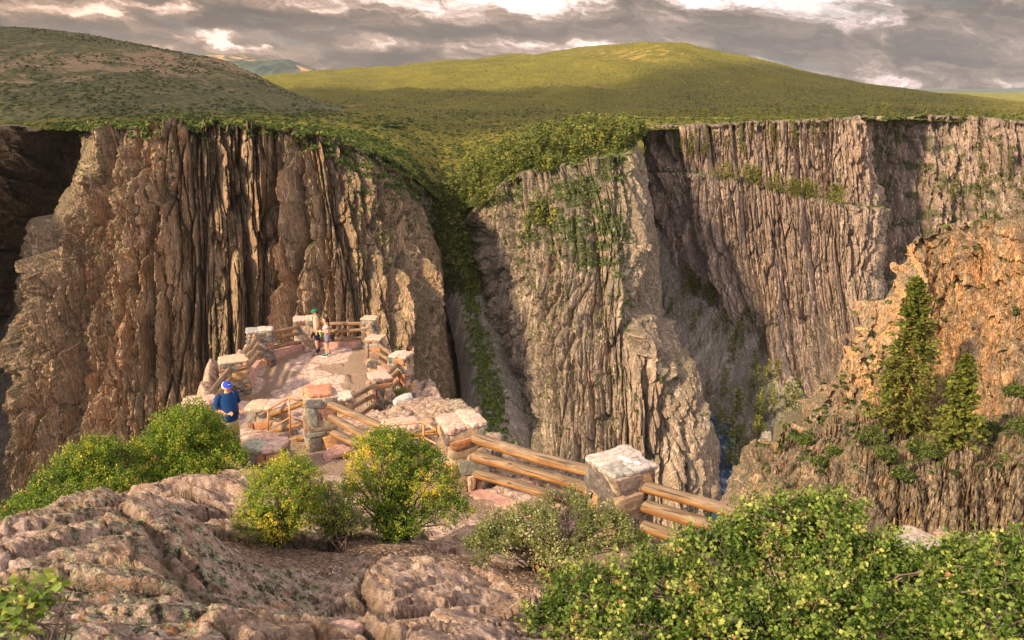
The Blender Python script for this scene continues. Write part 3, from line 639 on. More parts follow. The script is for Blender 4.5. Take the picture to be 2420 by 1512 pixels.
# ================================================================ the rock knob underfoot: overlook, path and ledges
def ratio(vy):
    y = (CY-vy)/FV; return (-SP+CP*y)/(CP+SP*y)
def at_z(vx, vy, z): return at(vx, vy, z/ratio(vy))
FLOOR = -9.53
gp = []
for (a, b, D) in [(-300, 1512, 2.6), (0, 1512, 2.6), (300, 1500, 2.75), (600, 1512, 2.8), (900, 1512, 3.3), (1200, 1512, 3.7), (1800, 1512, 4.6), (2419, 1512, 5.0), (2800, 1512, 5.4),
                  (-200, 1400, 3.4), (0, 1400, 3.4), (300, 1390, 3.6), (560, 1400, 4.0), (720, 1440, 4.3), (900, 1430, 4.5), (1100, 1420, 4.7), (1250, 1460, 4.6),
                  (-150, 1300, 4.4), (60, 1292, 4.6), (160, 1230, 5.0), (240, 1190, 5.4), (330, 1186, 5.7), (400, 1192, 5.8), (470, 1240, 5.7), (500, 1330, 5.0),
                  (440, 1290, 5.1), (300, 1300, 4.5), (640, 1340, 5.6), (700, 1390, 5.2), (850, 1340, 6.1), (950, 1300, 6.9), (1020, 1350, 6.2), (1180, 1400, 5.6),
                  (400, 1200, 7.6), (430, 1165, 8.6), (520, 1138, 9.4), (615, 1122, 10.0), (600, 1120, 12.0), (560, 1190, 8.6), (640, 1185, 8.7), (520, 1262, 7.0), (560, 1330, 6.0), (650, 1300, 7.0), (740, 1290, 7.3), (850, 1280, 7.5),
                  (780, 1110, 13.1), (800, 1150, 11.4), (740, 1180, 10.4), (900, 1210, 9.9), (1000, 1200, 10.1), (1090, 1152, 11.4), (1180, 1185, 10.7), (1250, 1230, 9.8), (1100, 1290, 8.0), (1350, 1290, 8.6), (1500, 1275, 9.1), (1480, 1350, 7.4), (1300, 1370, 6.6),
                  (1700, 1330, 8.2), (1950, 1320, 8.0), (2150, 1300, 7.5), (2419, 1300, 7.2), (2800, 1300, 7.0), (1800, 1420, 6.2), (2300, 1420, 6.0),
                  (1250, 1090, 12.9), (1350, 1140, 11.6), (1180, 1050, 14.2), (1450, 1180, 10.9), (1000, 965, 17.6), (1060, 1000, 16.2), (960, 1010, 16.0), (900, 1060, 14.9), (970, 955, 20.2), (880, 1010, 18.), (1020, 1075, 14.0),
                  (743, 1054, 15.5), (650, 1075, 15.2), (560, 1040, 16.8), (533, 1020, 17.6), (520, 1075, 15.6),
                  (440, 1130, 13.2), (380, 1160, 12.0), (300, 1180, 11.4), (200, 1230, 10.6),
                  (508, 848, 24.8), (455, 885, 22.6), (432, 935, 21.6), (424, 968, 20.0), (560, 822, 27.6)]:
    gp.append(at(a, b, D))
for (a, b) in [(726, 823), (800, 823), (868, 823), (790, 850), (640, 860), (887, 869), (770, 900), (955, 925), (905, 960), (850, 905), (590, 900), (600, 940), (690, 940), (760, 925), (700, 880), (560, 925), (820, 950)]:
    gp.append(at_z(a, b, FLOOR))
gp += [at_z(600, 985, -9.1), at_z(570, 1000, -8.75), at_z(820, 1000, -9.1), at_z(700, 985, -9.25), at_z(478, 1000, -9.1), at(645, 1010, 18.6)]
gp += [Vector(q) for q in [(0, .3, -1.75), (-3, 0, -1.6), (3, 0, -1.8), (0, -5, -1.3), (-6, -4, -2), (8, -3, -2.4), (-9.3, 20, -9.4), (-9.6, 17, -9.6), (-9., 13, -8.6), (-8.6, 10, -7.4), (-6.5, 6, -5.), (-5, 3, -3.2), (-6.1, 16.3, -7.88), (-6.5, 17, -8.1), (-8.5, 20., -9.5), (-7.9, 20.4, -9.5), (-8.3, 19.2, -9.4), (-9, 24, -9.4), (8, 3, -3.4), (9, 8, -5.6)]]
gp = np.array([list(q) for q in gp])
def tps_fit(p, lam=.02):
    d = np.linalg.norm(p[:, None, :2]-p[None, :, :2], axis=-1); K = np.where(d > 0, d*d*np.log(d+1e-9), 0)+lam*np.eye(len(p))
    Q = np.concatenate([np.ones((len(p), 1)), p[:, :2]], 1); A = np.block([[K, Q], [Q.T, np.zeros((3, 3))]])
    return np.linalg.solve(A, np.concatenate([p[:, 2], np.zeros(3)]))
wts = tps_fit(gp, .05)
def base_z(x, y):
    s = wts[-3]+wts[-2]*x+wts[-1]*y
    for i in range(len(gp)):
        d2 = (x-gp[i, 0])**2+(y-gp[i, 1])**2; s = s+wts[i]*.5*d2*np.log(d2+1e-12)
    return s
POLY = np.array([(-7, -9), (-7.2, 0), (-7.6, 5), (-8.6, 9), (-8.9, 13), (-8.9, 17), (-9.1, 20), (-9.5, 22.5), (-9.9, 25), (-9.8, 28.2), (-8.7, 30.2), (-7, 30.7), (-5.5, 30.5), (-4.3, 29), (-3.6, 27), (-2.7, 25.2),
                 (-2.1, 22.5), (-1.7, 19.5), (-.8, 16.6), (.5, 13.5), (1.35, 11.4), (1.95, 9.8), (3.1, 8.7), (4.6, 7.9), (7, 6.8), (14, 5.5), (14, -9)], float)
def poly_dist(x, y):
    best = np.full(x.shape, 1e9); inside = np.zeros(x.shape, bool)
    for i in range(len(POLY)):
        a = POLY[i]; b = POLY[(i+1) % len(POLY)]; e = b-a
        t = np.clip(((x-a[0])*e[0]+(y-a[1])*e[1])/(e@e), 0, 1); best = np.minimum(best, np.hypot(x-a[0]-t*e[0], y-a[1]-t*e[1]))
        c = ((a[1] > y) != (b[1] > y)); xi = a[0]+(y-a[1])*(b[0]-a[0])/(b[1]-a[1]+1e-12); inside ^= c & (x < xi)
    return np.where(inside, -best, best)
def seg_d(x, y, pts):
    best = np.full(np.shape(x), 1e9)
    for (a, b) in zip(pts[:-1], pts[1:]):
        e = np.array(b)-np.array(a); t = np.clip(((x-a[0])*e[0]+(y-a[1])*e[1])/(e@e), 0, 1); best = np.minimum(best, np.hypot(x-a[0]-t*e[0], y-a[1]-t*e[1]))
    return best
def ground_z(x, y, detail=True):
    x = np.asarray(x, float); y = np.asarray(y, float)
    z = base_z(x, y); pd = poly_dist(x+.35*fbm(x*.9, y*.9, 3, 5), y+.35*fbm(x*.9, y*.9, 3, 6))
    # trodden surfaces: overlook deck and the path up to it
    plat_d = seg_d(x, y, [(-6.9, 28.5), (-6.6, 25), (-6.8, 21.5)])-1.9
    path_d = seg_d(x, y, [(-6.9, 21), (-6.3, 17.5), (-4.9, 14.6), (-2.6, 12.4), (-.6, 10.2), (.9, 8.6), (2.2, 7.3)])-.75
    tr = np.maximum(sstep(.6, -.3, plat_d), sstep(.6, -.2, path_d))
    hol = np.array([[-2.15, 6.7, .65], [-1.3, 7.5, .55], [-.4, 6.9, .42], [.3, 6.5, .4]]); hd = np.full(x.shape, 9.)
    for (hx, hy, hr) in hol: hd = np.minimum(hd, np.hypot(x-hx, (y-hy))/hr)
    hd = hd+.35*fbm(x*2.3, y*2.3, 3, 31)
    dirt = np.maximum(sstep(1.15, .75, hd), tr*sstep(-.15, .35, fbm(x*.7, y*.7, 4, 33)+.12+.35*sstep(-.2, .25, -np.abs(plat_d+.1)+.3)-.35*sstep(-.6, -1.3, plat_d)))
    rocky = (1-.72*tr)*(1-.85*sstep(1.2, .7, hd))
    if detail:
        wx1 = .22*fbm(x*1.1, y*1.1, 3, 41); wy1 = .22*fbm(x*1.1, y*1.1, 3, 42)
        def facets(fx, fy, sd, tilt):
            """flat broken faces meeting at sharp edges"""
            xr = (x+wx1)*.92+(y+wy1)*.39; yr = (y+wy1)*.92-(x+wx1)*.39
            r_, qx, e_ = cells(xr*fx, yr*fy, sd, .95); qy = CELL_Y; ta = (np.modf(r_*17.3)[0]-.5)*2; tb = (np.modf(r_*31.7)[0]-.5)*2
            return r_, e_, (r_-.5)+tilt*(ta*qx+tb*qy)
        r, e, f1 = facets(.45, .8, 43, 1.2); rb, eb, f2 = facets(1.7, 2.7, 45, 1.1); rc, ec, f3 = facets(4.5, 7.5, 47, 1.1); rd_, ed2, f4 = facets(12, 18, 49, 1.0)
        t1 = z+.55*x+.22*y+.25*fbm(x*.7, y*.7, 2, 21); u = t1*1.6; fr_ = u-np.floor(u); terr = (np.floor(u)+sstep(.86, 1., fr_)-u+.3)/1.6
        dd = .20*f1+.075*f2+.030*f3+.014*f4+.16*terr-.09*np.exp(-(e/.03)**2)-.05*np.exp(-(eb/.035)**2)-.015*np.exp(-(ec/.05)**2)+.015*fbm(x*5, y*5, 4, 25, .6)+.006*ridged(x*16, y*20, 3, 26)
        z = z+(dd-.04)*rocky+(1-rocky)*(.02*fbm(x*2, y*2, 4, 28)+.006*fbm(x*14, y*14, 3, 29))
    else: r = x*0+.5; e = x*0+1; rg = x*0
    out = np.maximum(pd, 0)
    z = z-out*3.2-np.maximum(out-.3, 0)**1.15*3+(ridged(x*.7, y*.7, 5, 51)*.5*sstep(-.2, 1.2, pd) if detail else 0)
    return z, dirt, r, tr, pd, e
def gz(x, y): return float(ground_z(np.array([x]), np.array([y]))[0][0])
NA, NRR = 860, 760
az = np.linspace(R(-58), R(58), NA)[None, :]; rr = (1.5*(44/1.5)**np.linspace(0, 1, NRR)**.93)[:, None]
gx_, gy_ = rr*np.sin(az), rr*np.cos(az)-.3
z, dirt, rc_, tr_, pd_, ed_ = ground_z(gx_, gy_)
Pg = np.stack([gx_, gy_, z], -1)
fv = sstep(.12, .3, -fbm(gx_*.5, gy_*.5, 4, 61)+.1)
lich = np.clip(sstep(-.75, -.1, fbm(gx_*1.1, gy_*1.1, 5, 62))*sstep(0, -1.0, gx_+.10*gy_+.25)*(gy_ < 8)+(gx_ > -1.8)*(gy_ > 11)*sstep(-1.4, 0, pd_)*.9+sstep(0, 1.5, pd_)*.6, 0, 1)
me = np_mesh('ground', Pg.reshape(-1, 3), grid_faces(NRR, NA)[:, ::-1], True, {'dirt': dirt.ravel(), 'tone': rc_.ravel(), 'lich': lich.ravel(), 'tread': tr_.ravel(), 'crack': np.exp(-(ed_/.05)**2).ravel()})
m, nt, b = mat('pink_granite'); n = N(nt); v = n.coord()
big = n.noise(v, .9, 3, .6, .5); mid = n.noise(v, 7, 6, .8, .3); fin = n.noise(v, 38, 4, .8)
c = n.ramp(mid, [(.31, (.085, .062, .048)), (.42, (.27, .195, .15)), (.52, (.47, .345, .28)), (.66, (.72, .58, .50))])
c = n.mix(n.ramp(big, [(.48, 0.), (.68, .45)]), c, n.mix(mid, (.30, .17, .075), (.50, .30, .15)))
c = n.mix(n.math('MULTIPLY', n.attr('tread'), .7), c, n.ramp(mid, [(.35, (.34, .22, .18)), (.5, (.58, .43, .37)), (.65, (.78, .65, .58))]))
lk = n.ramp(n.math('ADD', n.noise(v, 8, 6, .8), n.math('MULTIPLY', n.attr('lich'), .05)), [(.53, 0.), (.57, 1.)])
lc = n.ramp(n.noise(v, 17, 5, .8), [(.43, (.02, .018, .014)), (.48, (.11, .115, .07)), (.55, (.29, .32, .20)), (.63, (.48, .50, .34))])
c = n.mix(n.math('MULTIPLY', lk, n.math('ADD', .12, n.math('MULTIPLY', n.attr('lich'), .8))), c, lc)
org = n.ramp(n.noise(v, 6, 4, .75, .6), [(.58, 0.), (.63, 1.)]); c = n.mix(n.math('MULTIPLY', org, n.math('MULTIPLY', n.attr('lich'), .6)), c, (.34, .12, .03))
c = n.mix(n.math('MULTIPLY', n.attr('crack'), .6), c, (.07, .05, .035))
grv = n.vor(v, 42, 'F1', 'Color'); grv2 = n.ramp(n.sep(grv)[0], [(0, (.11, .07, .045)), (.4, (.30, .20, .14)), (.8, (.42, .30, .22)), (1, (.75, .62, .50))])
dc = n.mix(n.math('MULTIPLY', n.attr('tread'), .8), grv2, n.mix(fin, (.36, .26, .19), (.50, .38, .29)))
dm = n.ramp(n.math('ADD', n.attr('dirt'), n.math('MULTIPLY', n.math('SUBTRACT', mid, .5), .9)), [(.35, 0.), (.6, 1.)])
c = n.mix(dm, c, dc)
c = n.mix(.6, c, n.mix(1, c, n.ramp(fin, [(.3, .5), (.7, 1.6)]), 'MULTIPLY'))
n.put(b.inputs['Base Color'], c)
hh_ = n.math('SUBTRACT', n.math('MULTIPLY', n.math('MULTIPLY', n.vor(v, 42, 'F1'), dm), -.5), -.5); hh_ = n.math('ADD', hh_, n.math('ADD', n.math('MULTIPLY', n.noise(v, 6, 7, .72, .3), 1.), n.math('MULTIPLY', n.noise(v, 45, 3, .7), .18)))
n.put(b.inputs['Normal'], n.bump(hh_, 1., .14))
M_GR = m
link('ground', me, M_GR, label='pink granite knob with the overlook and the path', kind='structure')
# ================================================================ masonry pillars, log railings, kerbs, pipe handrails
def cube_sphere(k=4):
    V = []; F = []; idx = {}
    def vid(p):
        key = tuple(round(c, 5) for c in p)
        if key not in idx: idx[key] = len(V); V.append(p)
        return idx[key]
    t = [(-1+2*i/k) for i in range(k+1)]
    for ax in range(3):
        for sg in (-1, 1):
            for i in range(k):
                for j in range(k):
                    q = []
                    for (a, b_) in ((i, j), (i+1, j), (i+1, j+1), (i, j+1)):
                        p = [0, 0, 0]; p[ax] = sg; p[(ax+1) % 3] = t[a]; p[(ax+2) % 3] = t[b_]; q.append(vid(tuple(p)))
                    F.append(q if sg > 0 else q[::-1])
    return np.array(V, float), np.array(F)
CSV, CSF = cube_sphere(4)
def stone_verts(sx, sy, sz, rnd, pw=5., rough=.12):
    """an irregular rounded block with half sizes sx, sy, sz"""
    p = CSV/((np.abs(CSV)**pw).sum(1, keepdims=True)**(1/pw))
    s = rnd.integers(0, 9999)
    k = rnd.normal(0, rough, (2, 2, 2))
    u = (CSV+1)/2; tri = 0
    for a in (0, 1):
        for b_ in (0, 1):
            for c in (0, 1): tri = tri+k[a, b_, c]*(u[:, 0] if a else 1-u[:, 0])*(u[:, 1] if b_ else 1-u[:, 1])*(u[:, 2] if c else 1-u[:, 2])
    p = p*(1+tri[:, None]*1.4)
    p = p+.09*rnd.normal(0, 1, p.shape)*rough*6*.35
    p[:, 0] += p[:, 2]*rnd.normal(0, .10); p[:, 2] += p[:, 0]*rnd.normal(0, .12)
    return p*np.array([sx, sy, sz])
STONES = [(.30, .20, .15), (.22, .17, .135), (.38, .27, .19), (.17, .165, .155), (.42, .20, .10), (.26, .235, .20), (.13, .11, .10), (.34, .24, .16), (.20, .20, .17), (.46, .35, .27), (.24, .13, .10), (.46, .27, .13)]
m, nt, b = mat('rubble_stone'); n = N(nt); v = n.coord()
c = n.attr('tint', 'Color'); f1_ = n.noise(v, 9, 6, .72, .4)
c = n.mix(1, c, n.ramp(f1_, [(.3, .55), (.5, 1.), (.7, 1.5)]), 'MULTIPLY')
c = n.mix(n.math('MULTIPLY', n.ramp(n.noise(v, 14, 5, .75), [(.56, 0.), (.64, 1.)]), .6), c, n.ramp(n.noise(v, 5, 2), [(.4, (.08, .075, .06)), (.6, (.36, .35, .29))]))
n.put(b.inputs['Base Color'], c); n.put(b.inputs['Normal'], n.bump(n.noise(v, 16, 6, .7), .7, .03)); M_ST = m
m, nt, b = mat('cap_rock'); n = N(nt); v = n.coord()
c = n.attr('tint', 'Color'); c = n.mix(1, c, n.ramp(n.noise(v, 12, 6, .75, .3), [(.32, .5), (.5, 1.), (.66, 1.5)]), 'MULTIPLY')
c = n.mix(n.math('MULTIPLY', n.ramp(n.noise(v, 22, 5, .8), [(.55, 0.), (.62, 1.)]), .65), c, (.12, .11, .095))
n.put(b.inputs['Base Color'], c); n.put(b.inputs['Normal'], n.bump(n.noise(v, 14, 6, .7, .2), .6, .02)); M_CAP = m
m, nt, b = mat('lime_mortar'); n = N(nt); v = n.coord()
n.put(b.inputs['Base Color'], n.ramp(n.noise(v, 11, 5, .7), [(.3, (.17, .13, .09)), (.5, (.33, .26, .18)), (.7, (.46, .38, .28))])); n.put(b.inputs['Normal'], n.bump(n.noise(v, 30, 5, .7), .6, .02)); M_MO = m
m, nt, b = mat('weathered_log'); n = N(nt)
v = n.coord((1.1, 9, 9)); gr = n.noise(v, 1.6, 6, .7, .6); ck = n.noise(n.coord((.5, 16, 16)), 1.3, 4, .6, .3)
nz = n.sep(n.geo('Normal'))[2]
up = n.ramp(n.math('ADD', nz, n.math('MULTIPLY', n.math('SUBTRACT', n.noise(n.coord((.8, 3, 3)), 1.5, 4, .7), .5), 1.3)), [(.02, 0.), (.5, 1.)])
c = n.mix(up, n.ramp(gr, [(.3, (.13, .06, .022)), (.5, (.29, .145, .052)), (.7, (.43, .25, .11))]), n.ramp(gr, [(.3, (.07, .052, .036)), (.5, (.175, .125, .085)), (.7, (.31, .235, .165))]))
c = n.mix(n.ramp(ck, [(.60, 0.), (.66, .85)]), c, (.045, .03, .02))
kn = n.vor(n.coord((1.2, 5, 5)), 1.8, 'F1'); c = n.mix(n.ramp(kn, [(.08, .9), (.14, 0.)]), c, (.05, .025, .012))
n.put(b.inputs['Base Color'], c); n.put(b.inputs['Normal'], n.bump(n.math('SUBTRACT', gr, n.ramp(ck, [(.60, 0.), (.66, .7)])), .8, .02)); b.inputs['Roughness'].default_value = .7; M_LOG = m
m, nt, b = mat('pink_concrete'); n = N(nt); v = n.coord()
n.put(b.inputs['Base Color'], n.ramp(n.noise(v, 6, 6, .7, .2), [(.3, (.27, .15, .125)), (.5, (.42, .25, .21)), (.72, (.52, .34, .28))])); n.put(b.inputs['Normal'], n.bump(n.noise(v, 40, 5, .7), .4, .01)); M_PC = m
m, nt, b = mat('painted_pipe'); n = N(nt); v = n.coord()
n.put(b.inputs['Base Color'], n.mix(n.ramp(n.noise(v, 5, 4, .7), [(.50, 0.), (.60, 1.)]), (.40, .19, .07), (.36, .31, .26))); b.inputs['Roughness'].default_value = .5; b.inputs['Metallic'].default_value = .2; M_PI = m

def mesh_from_blobs(name, parts, mt, parent, **k):
    """parts: list of (verts, faces, colour)"""
    V = []; F = []; Cc = []; o = 0
    for (a, f, c) in parts: V.append(a); F.append(f+o); Cc.append(np.tile(c, (len(a), 1))); o += len(a)
    me = np_mesh(name, np.concatenate(V), np.concatenate(F), True, {'tint': np.concatenate(Cc)})
    me.polygons.foreach_set('use_smooth', np.full(len(me.polygons), False)) if name in ('cap_stone', 'rubble_stones') else None
    return link(name, me, mt, parent, **k)
def slab(cx, cy, z, hx, hy, th, rnd, nseg=26, tilt=.03):
    """a rough flat stone with a broken outline"""
    a = np.linspace(0, 2*math.pi, nseg, endpoint=False)+rnd.uniform(0, .3)
    pw = rnd.uniform(5, 10); ca, sa = np.cos(a), np.sin(a); rad = 1/((np.abs(ca)**pw+np.abs(sa)**pw)**(1/pw))
    rad = rad*(1+.035*rnd.normal(0, 1, nseg)+.05*np.sin(a*2+rnd.uniform(0, 6))+.06*np.sin(a*3+rnd.uniform(0, 6)))
    rings = []
    for (k, zz, jit) in ((0.02, 1., .0), (.35, 1.02, .1), (.68, 1., .1), (.9, .94, .06), (1.0, .72, .1), (1.03, .3, .12), (.97, -.2, .1), (.88, -.6, .0), (.02, -.6, 0)):
        r_ = rad*(k+(.02*rnd.normal(0, 1, nseg) if k > .5 else 0)); rings.append(np.stack([cx+ca*r_*hx, cy+sa*r_*hy, z+th*(zz+jit*rnd.normal(0, 1, nseg)*.38)+0*a], -1))
    P = np.stack(rings); P[..., 2] += (P[..., 0]-cx)*rnd.normal(0, tilt)+(P[..., 1]-cy)*rnd.normal(0, tilt)
    nr, ns = P.shape[:2]; i = np.arange(nr-1)[:, None]*ns+np.arange(ns)[None, :]; j = np.arange(nr-1)[:, None]*ns+(np.arange(ns)+1)[None, :] % ns
    return P.reshape(-1, 3), np.stack([i, i+ns, j+ns, j], -1).reshape(-1, 4)
PIL = {}; WS = .84
def pillar(key, x, y, z0, z1, wx, wy, rz, label, seed, caps=2, capcols=((.50, .37, .31),), big=1., over=.035, capth=.10):
    wx *= WS; wy *= WS
    h = z1-z0-capth*.8; rnd = np.random.default_rng(seed)
    root = empty('stone_pillar', (x, y, z0), rz, label=label, cat='pillar', group='rubble stone pillars of the overlook railing')
    parts = []
    nzs = 15; zs = np.linspace(-.25, h, nzs); core = []
    per = 36
    for q in zs:
        fl = 1.0+.10*(1-max(q, 0)/h)
        a = np.linspace(0, 2*math.pi, per, endpoint=False); rad = 1/((np.abs(np.cos(a))**9+np.abs(np.sin(a))**9)**(1/9))
        core.append(np.stack([np.cos(a)*rad*(wx/2-.004)*fl+rnd.normal(0, .005, per), np.sin(a)*rad*(wy/2-.004)*fl+rnd.normal(0, .005, per), np.full(per, q)], -1))
    core.append(np.stack([np.zeros(per), np.zeros(per), np.full(per, h+.01)], -1))
    P = np.stack(core); nr, ns = P.shape[:2]; i = np.arange(nr-1)[:, None]*ns+np.arange(ns)[None, :]; j = np.arange(nr-1)[:, None]*ns+(np.arange(ns)+1)[None, :] % ns
    link('mortar_core', np_mesh('mortar_core', P.reshape(-1, 3), np.stack([i, j, j+ns, i+ns], -1).reshape(-1, 4)), M_MO, root)
    for f in range(4):
        w = wx if f % 2 == 0 else wy; dep = wy if f % 2 == 0 else wx; ang = f*math.pi/2; q = -.12
        while q < h-.04:
            rh = min(rnd.choice([.09, .16, .24, .34])*rnd.uniform(.9, 1.1)*big, h-q+.02)
            if h-q-rh < .09: rh = h-q
            u = -w/2
            while u < w/2-.03:
                rw = rnd.choice([.12, .2, .28, .42])*rnd.uniform(.85, 1.15)*big
                if w/2-u-rw < .12: rw = w/2-u
                fl = 1.0+.10*(1-max(q+rh/2, 0)/h)
                hh = rh*rnd.uniform(.9, 1.0)
                s = stone_verts(rw/2*.94, rnd.uniform(.07, .10), hh/2*.93, rnd, rnd.uniform(5, 12), .13)
                s = s+np.array([(u+rw/2)*fl, -(dep/2*fl-.052+rnd.uniform(-.015, .025)), q+rh/2])
                ca, sa = math.cos(ang), math.sin(ang); s = np.stack([s[:, 0]*ca-s[:, 1]*sa, s[:, 0]*sa+s[:, 1]*ca, s[:, 2]], -1)
                c = np.array(STONES[rnd.integers(len(STONES))])*rnd.uniform(.6, 1.15)
                parts.append((s, CSF, c)); u += rw
            q += rh
    mesh_from_blobs('rubble_stones', parts, M_ST, root)
    # flat stones on top
    hx, hy = wx/2+over, wy/2+over
    lay = {1: [(0, 0, 1, 1)], 2: [(-.47, 0, .55, 1), (.5, .04, .53, .95)], 3: [(-.45, -.3, .58, .66), (.52, -.1, .5, .9), (-.3, .62, .6, .42)], 4: [(-.5, -.42, .52, .52), (.45, -.5, .52, .48), (-.38, .5, .6, .5), (.56, .45, .47, .52)]}[caps]
    for i, (a, b_, c, d) in enumerate(lay):
        sv, sf = slab(a*hx, b_*hy, h-.0+i*.012, c*hx, d*hy, capth*rnd.uniform(.85, 1.15), rnd)
        mesh_from_blobs('cap_stone', [(sv, sf, np.array(capcols[i % len(capcols)]))], M_CAP, root)
    if caps > 1:
        sv, sf = slab(0, 0, h-.02, hx*.9, hy*.9, capth*.95, rnd, tilt=0); mesh_from_blobs('mortar_bed', [(sv, sf, np.array((.42, .35, .27)))], M_MO, root)
    PIL[key] = dict(x=x, y=y, z0=z0, z1=z1, wx=wx, wy=wy, rz=rz)
    return root
pk = (.46, .31, .26); gy = (.28, .27, .25); rd = (.42, .19, .12); tn = (.42, .32, .235); wh = (.47, .40, .33); gn = (.29, .30, .24)
def pl(key, vx, D, z0, z1, wx, wy, rz, label, seed, **k):
    q_ = (z0+2*z1)/3/D; y_ = (q_*CP+SP)/(CP-q_*SP); X_ = (vx-CX)/FV/(CP+SP*y_)*D; z1 -= .38*wy*abs(z1/D); k['capth'] = k.get('capth', .10)*.68; pillar(key, X_, D, z0, z1, wx, wy, R(rz), label, seed, **k)
pl('P1', 722, 29.6, FLOOR-.05, -8.27, .95, .72, 12, 'far left corner pillar of the overlook with a two-stone cap', 101, caps=2, capcols=(pk, tn))
pl('P2', 614, 27.7, FLOOR-.05, -8.15, 1.0, .74, 20, 'second pillar from the far corner on the left railing, dark split cap', 102, caps=2, capcols=(gy, (.42, .35, .30)))
pl('P3', 552, 24.5, FLOOR-.05, -8.16, .98, .8, 24, 'squat left railing pillar beyond the man in blue, pale rounded cap', 103, caps=1, capcols=(tn,), capth=.10)
pl('P4', 472, 21.0, -9.5, -8.2, .90, .8, 10, 'pillar just left of the man in blue with a pink slab cap', 104, caps=1, capcols=(pk,), capth=.16)
pl('P5', 874, 29.6, FLOOR-.05, -8.25, .62, .62, -6, 'far right corner pillar of the overlook with a thin pale slab', 105, caps=1, capcols=(tn,), capth=.09)
pl('P6', 888, 27.1, FLOOR-.05, -8.27, .62, .66, -12, 'tall narrow pillar in front of the far right corner pillar', 106, caps=2, capcols=(pk, tn))
pl('P7', 948, 24.8, FLOOR-.05, -8.13, .66, .7, -20, 'rightmost pillar of the overlook with a pink jagged cap, cliff behind', 107, caps=2, capcols=(wh, pk))
pl('P8', 896, 23.0, FLOOR-.05, -8.18, .74, .7, 25, 'pillar with a mottled pink cap where three dark logs meet it', 108, caps=1, capcols=(pk,), capth=.14)
pl('P9', 809, 20.8, -9.1, -8.02, .55, .6, 25, 'low pale-capped pillar half hidden behind the big central pillar', 109, caps=1, capcols=(wh,), capth=.1)
pl('P10', 756, 15.5, -7.35, -5.80, .70, .76, 18, 'big central pillar with a red and black lichened cap by the handrail', 110, caps=1, capcols=(rd,), capth=.14, big=1.2, over=-.02)
pl('P11', 632, 18.2, -8.75, -7.22, .95, .62, 4, 'wide pillar behind the handrail with a crusty flat cap', 111, caps=2, capcols=(tn, pk), capth=.12)
pl('P12', 633, 13.6, -7.75, -6.12, .78, .72, -8, 'near left pillar in front of the steps with grey and pink cap slabs', 112, caps=3, capcols=(gn, pk, (.48, .30, .24)), capth=.11, big=1.1)
pl('P13', 945, 14.0, -7.1, -5.92, .70, .6, 14, 'low pillar behind the yellow-green bush with a domed cap', 113, caps=2, capcols=(tn, pk), capth=.13)
pl('P14', 1090, 11.5, -6.3, -4.78, .68, .66, 22, 'tall pillar at the middle of the near railing with a pink broken cap', 114, caps=2, capcols=(pk, (.50, .36, .30)), capth=.12, big=1.1)
pl('P15', 1464, 9.2, -5.9, -4.36, .72, .68, 30, 'nearest right pillar with grey slabs and a white quartz streak on top', 115, caps=4, capcols=(gy, (.34, .31, .31), (.46, .38, .35), (.40, .34, .32)), capth=.075, big=1.1)
pl('P16', 2150, 7.4, -5.6, -4.41, .44, .44, 34, 'pillar at the right end of the railing, buried in the green bush', 116, caps=2, capcols=(gy, (.30, .26, .22)), capth=.07)
# white quartz on top of the nearest pillar
p15 = [o for o in bpy.data.objects if o.get('label', '').startswith('nearest right pillar')][0]
rq = np.random.default_rng(5); qs = []
for (qx, qy, sx_, sy_) in ((-.02, .16, .10, .035), (.03, .08, .035, .09), (.07, -.04, .035, .10), (.13, -.16, .05, .07)):
    qs.append(slab(qx, qy, PIL['P15']['z1']-PIL['P15']['z0']+.012, sx_*.7, sy_*.8, .016, rq, 14)+(np.array((.80, .76, .70)),))
mesh_from_blobs('quartz_streak', [(a, f, c) for a, f, c in qs], M_CAP, p15)

def log_mesh(L, r0, r1, rnd):
    ns, nr = 16, max(10, int(L/.12)); t = np.linspace(0, 1, nr); a = np.linspace(0, 2*math.pi, ns, endpoint=False)
    bx_, by_ = rnd.normal(0, .012, 2); s = rnd.integers(0, 99); P = np.zeros((nr, ns, 3))
    rad = (r0+(r1-r0)*t)[:, None]*(1+.05*fbm(t[:, None]*L*1.3+0*a[None, :], np.cos(a)[None, :]*1.2+0*t[:, None]+s, 3, int(s)))
    P[..., 0] = (t*L)[:, None]; P[..., 1] = np.cos(a)[None, :]*rad+(bx_*np.sin(t*3.1)*L*.5)[:, None]; P[..., 2] = np.sin(a)[None, :]*rad+(by_*np.sin(t*3.1)*L*.5)[:, None]
    c0 = P[:1].mean(1, keepdims=True)+0*P[:1]; c1 = P[-1:].mean(1, keepdims=True)+0*P[-1:]
    P = np.concatenate([c0, P, c1], 0); nr += 2; i = np.arange(nr-1)[:, None]*ns+np.arange(ns)[None, :]; j = np.arange(nr-1)[:, None]*ns+(np.arange(ns)+1)[None, :] % ns
    return P.reshape(-1, 3), np.stack([i, j, j+ns, i+ns], -1).reshape(-1, 4)
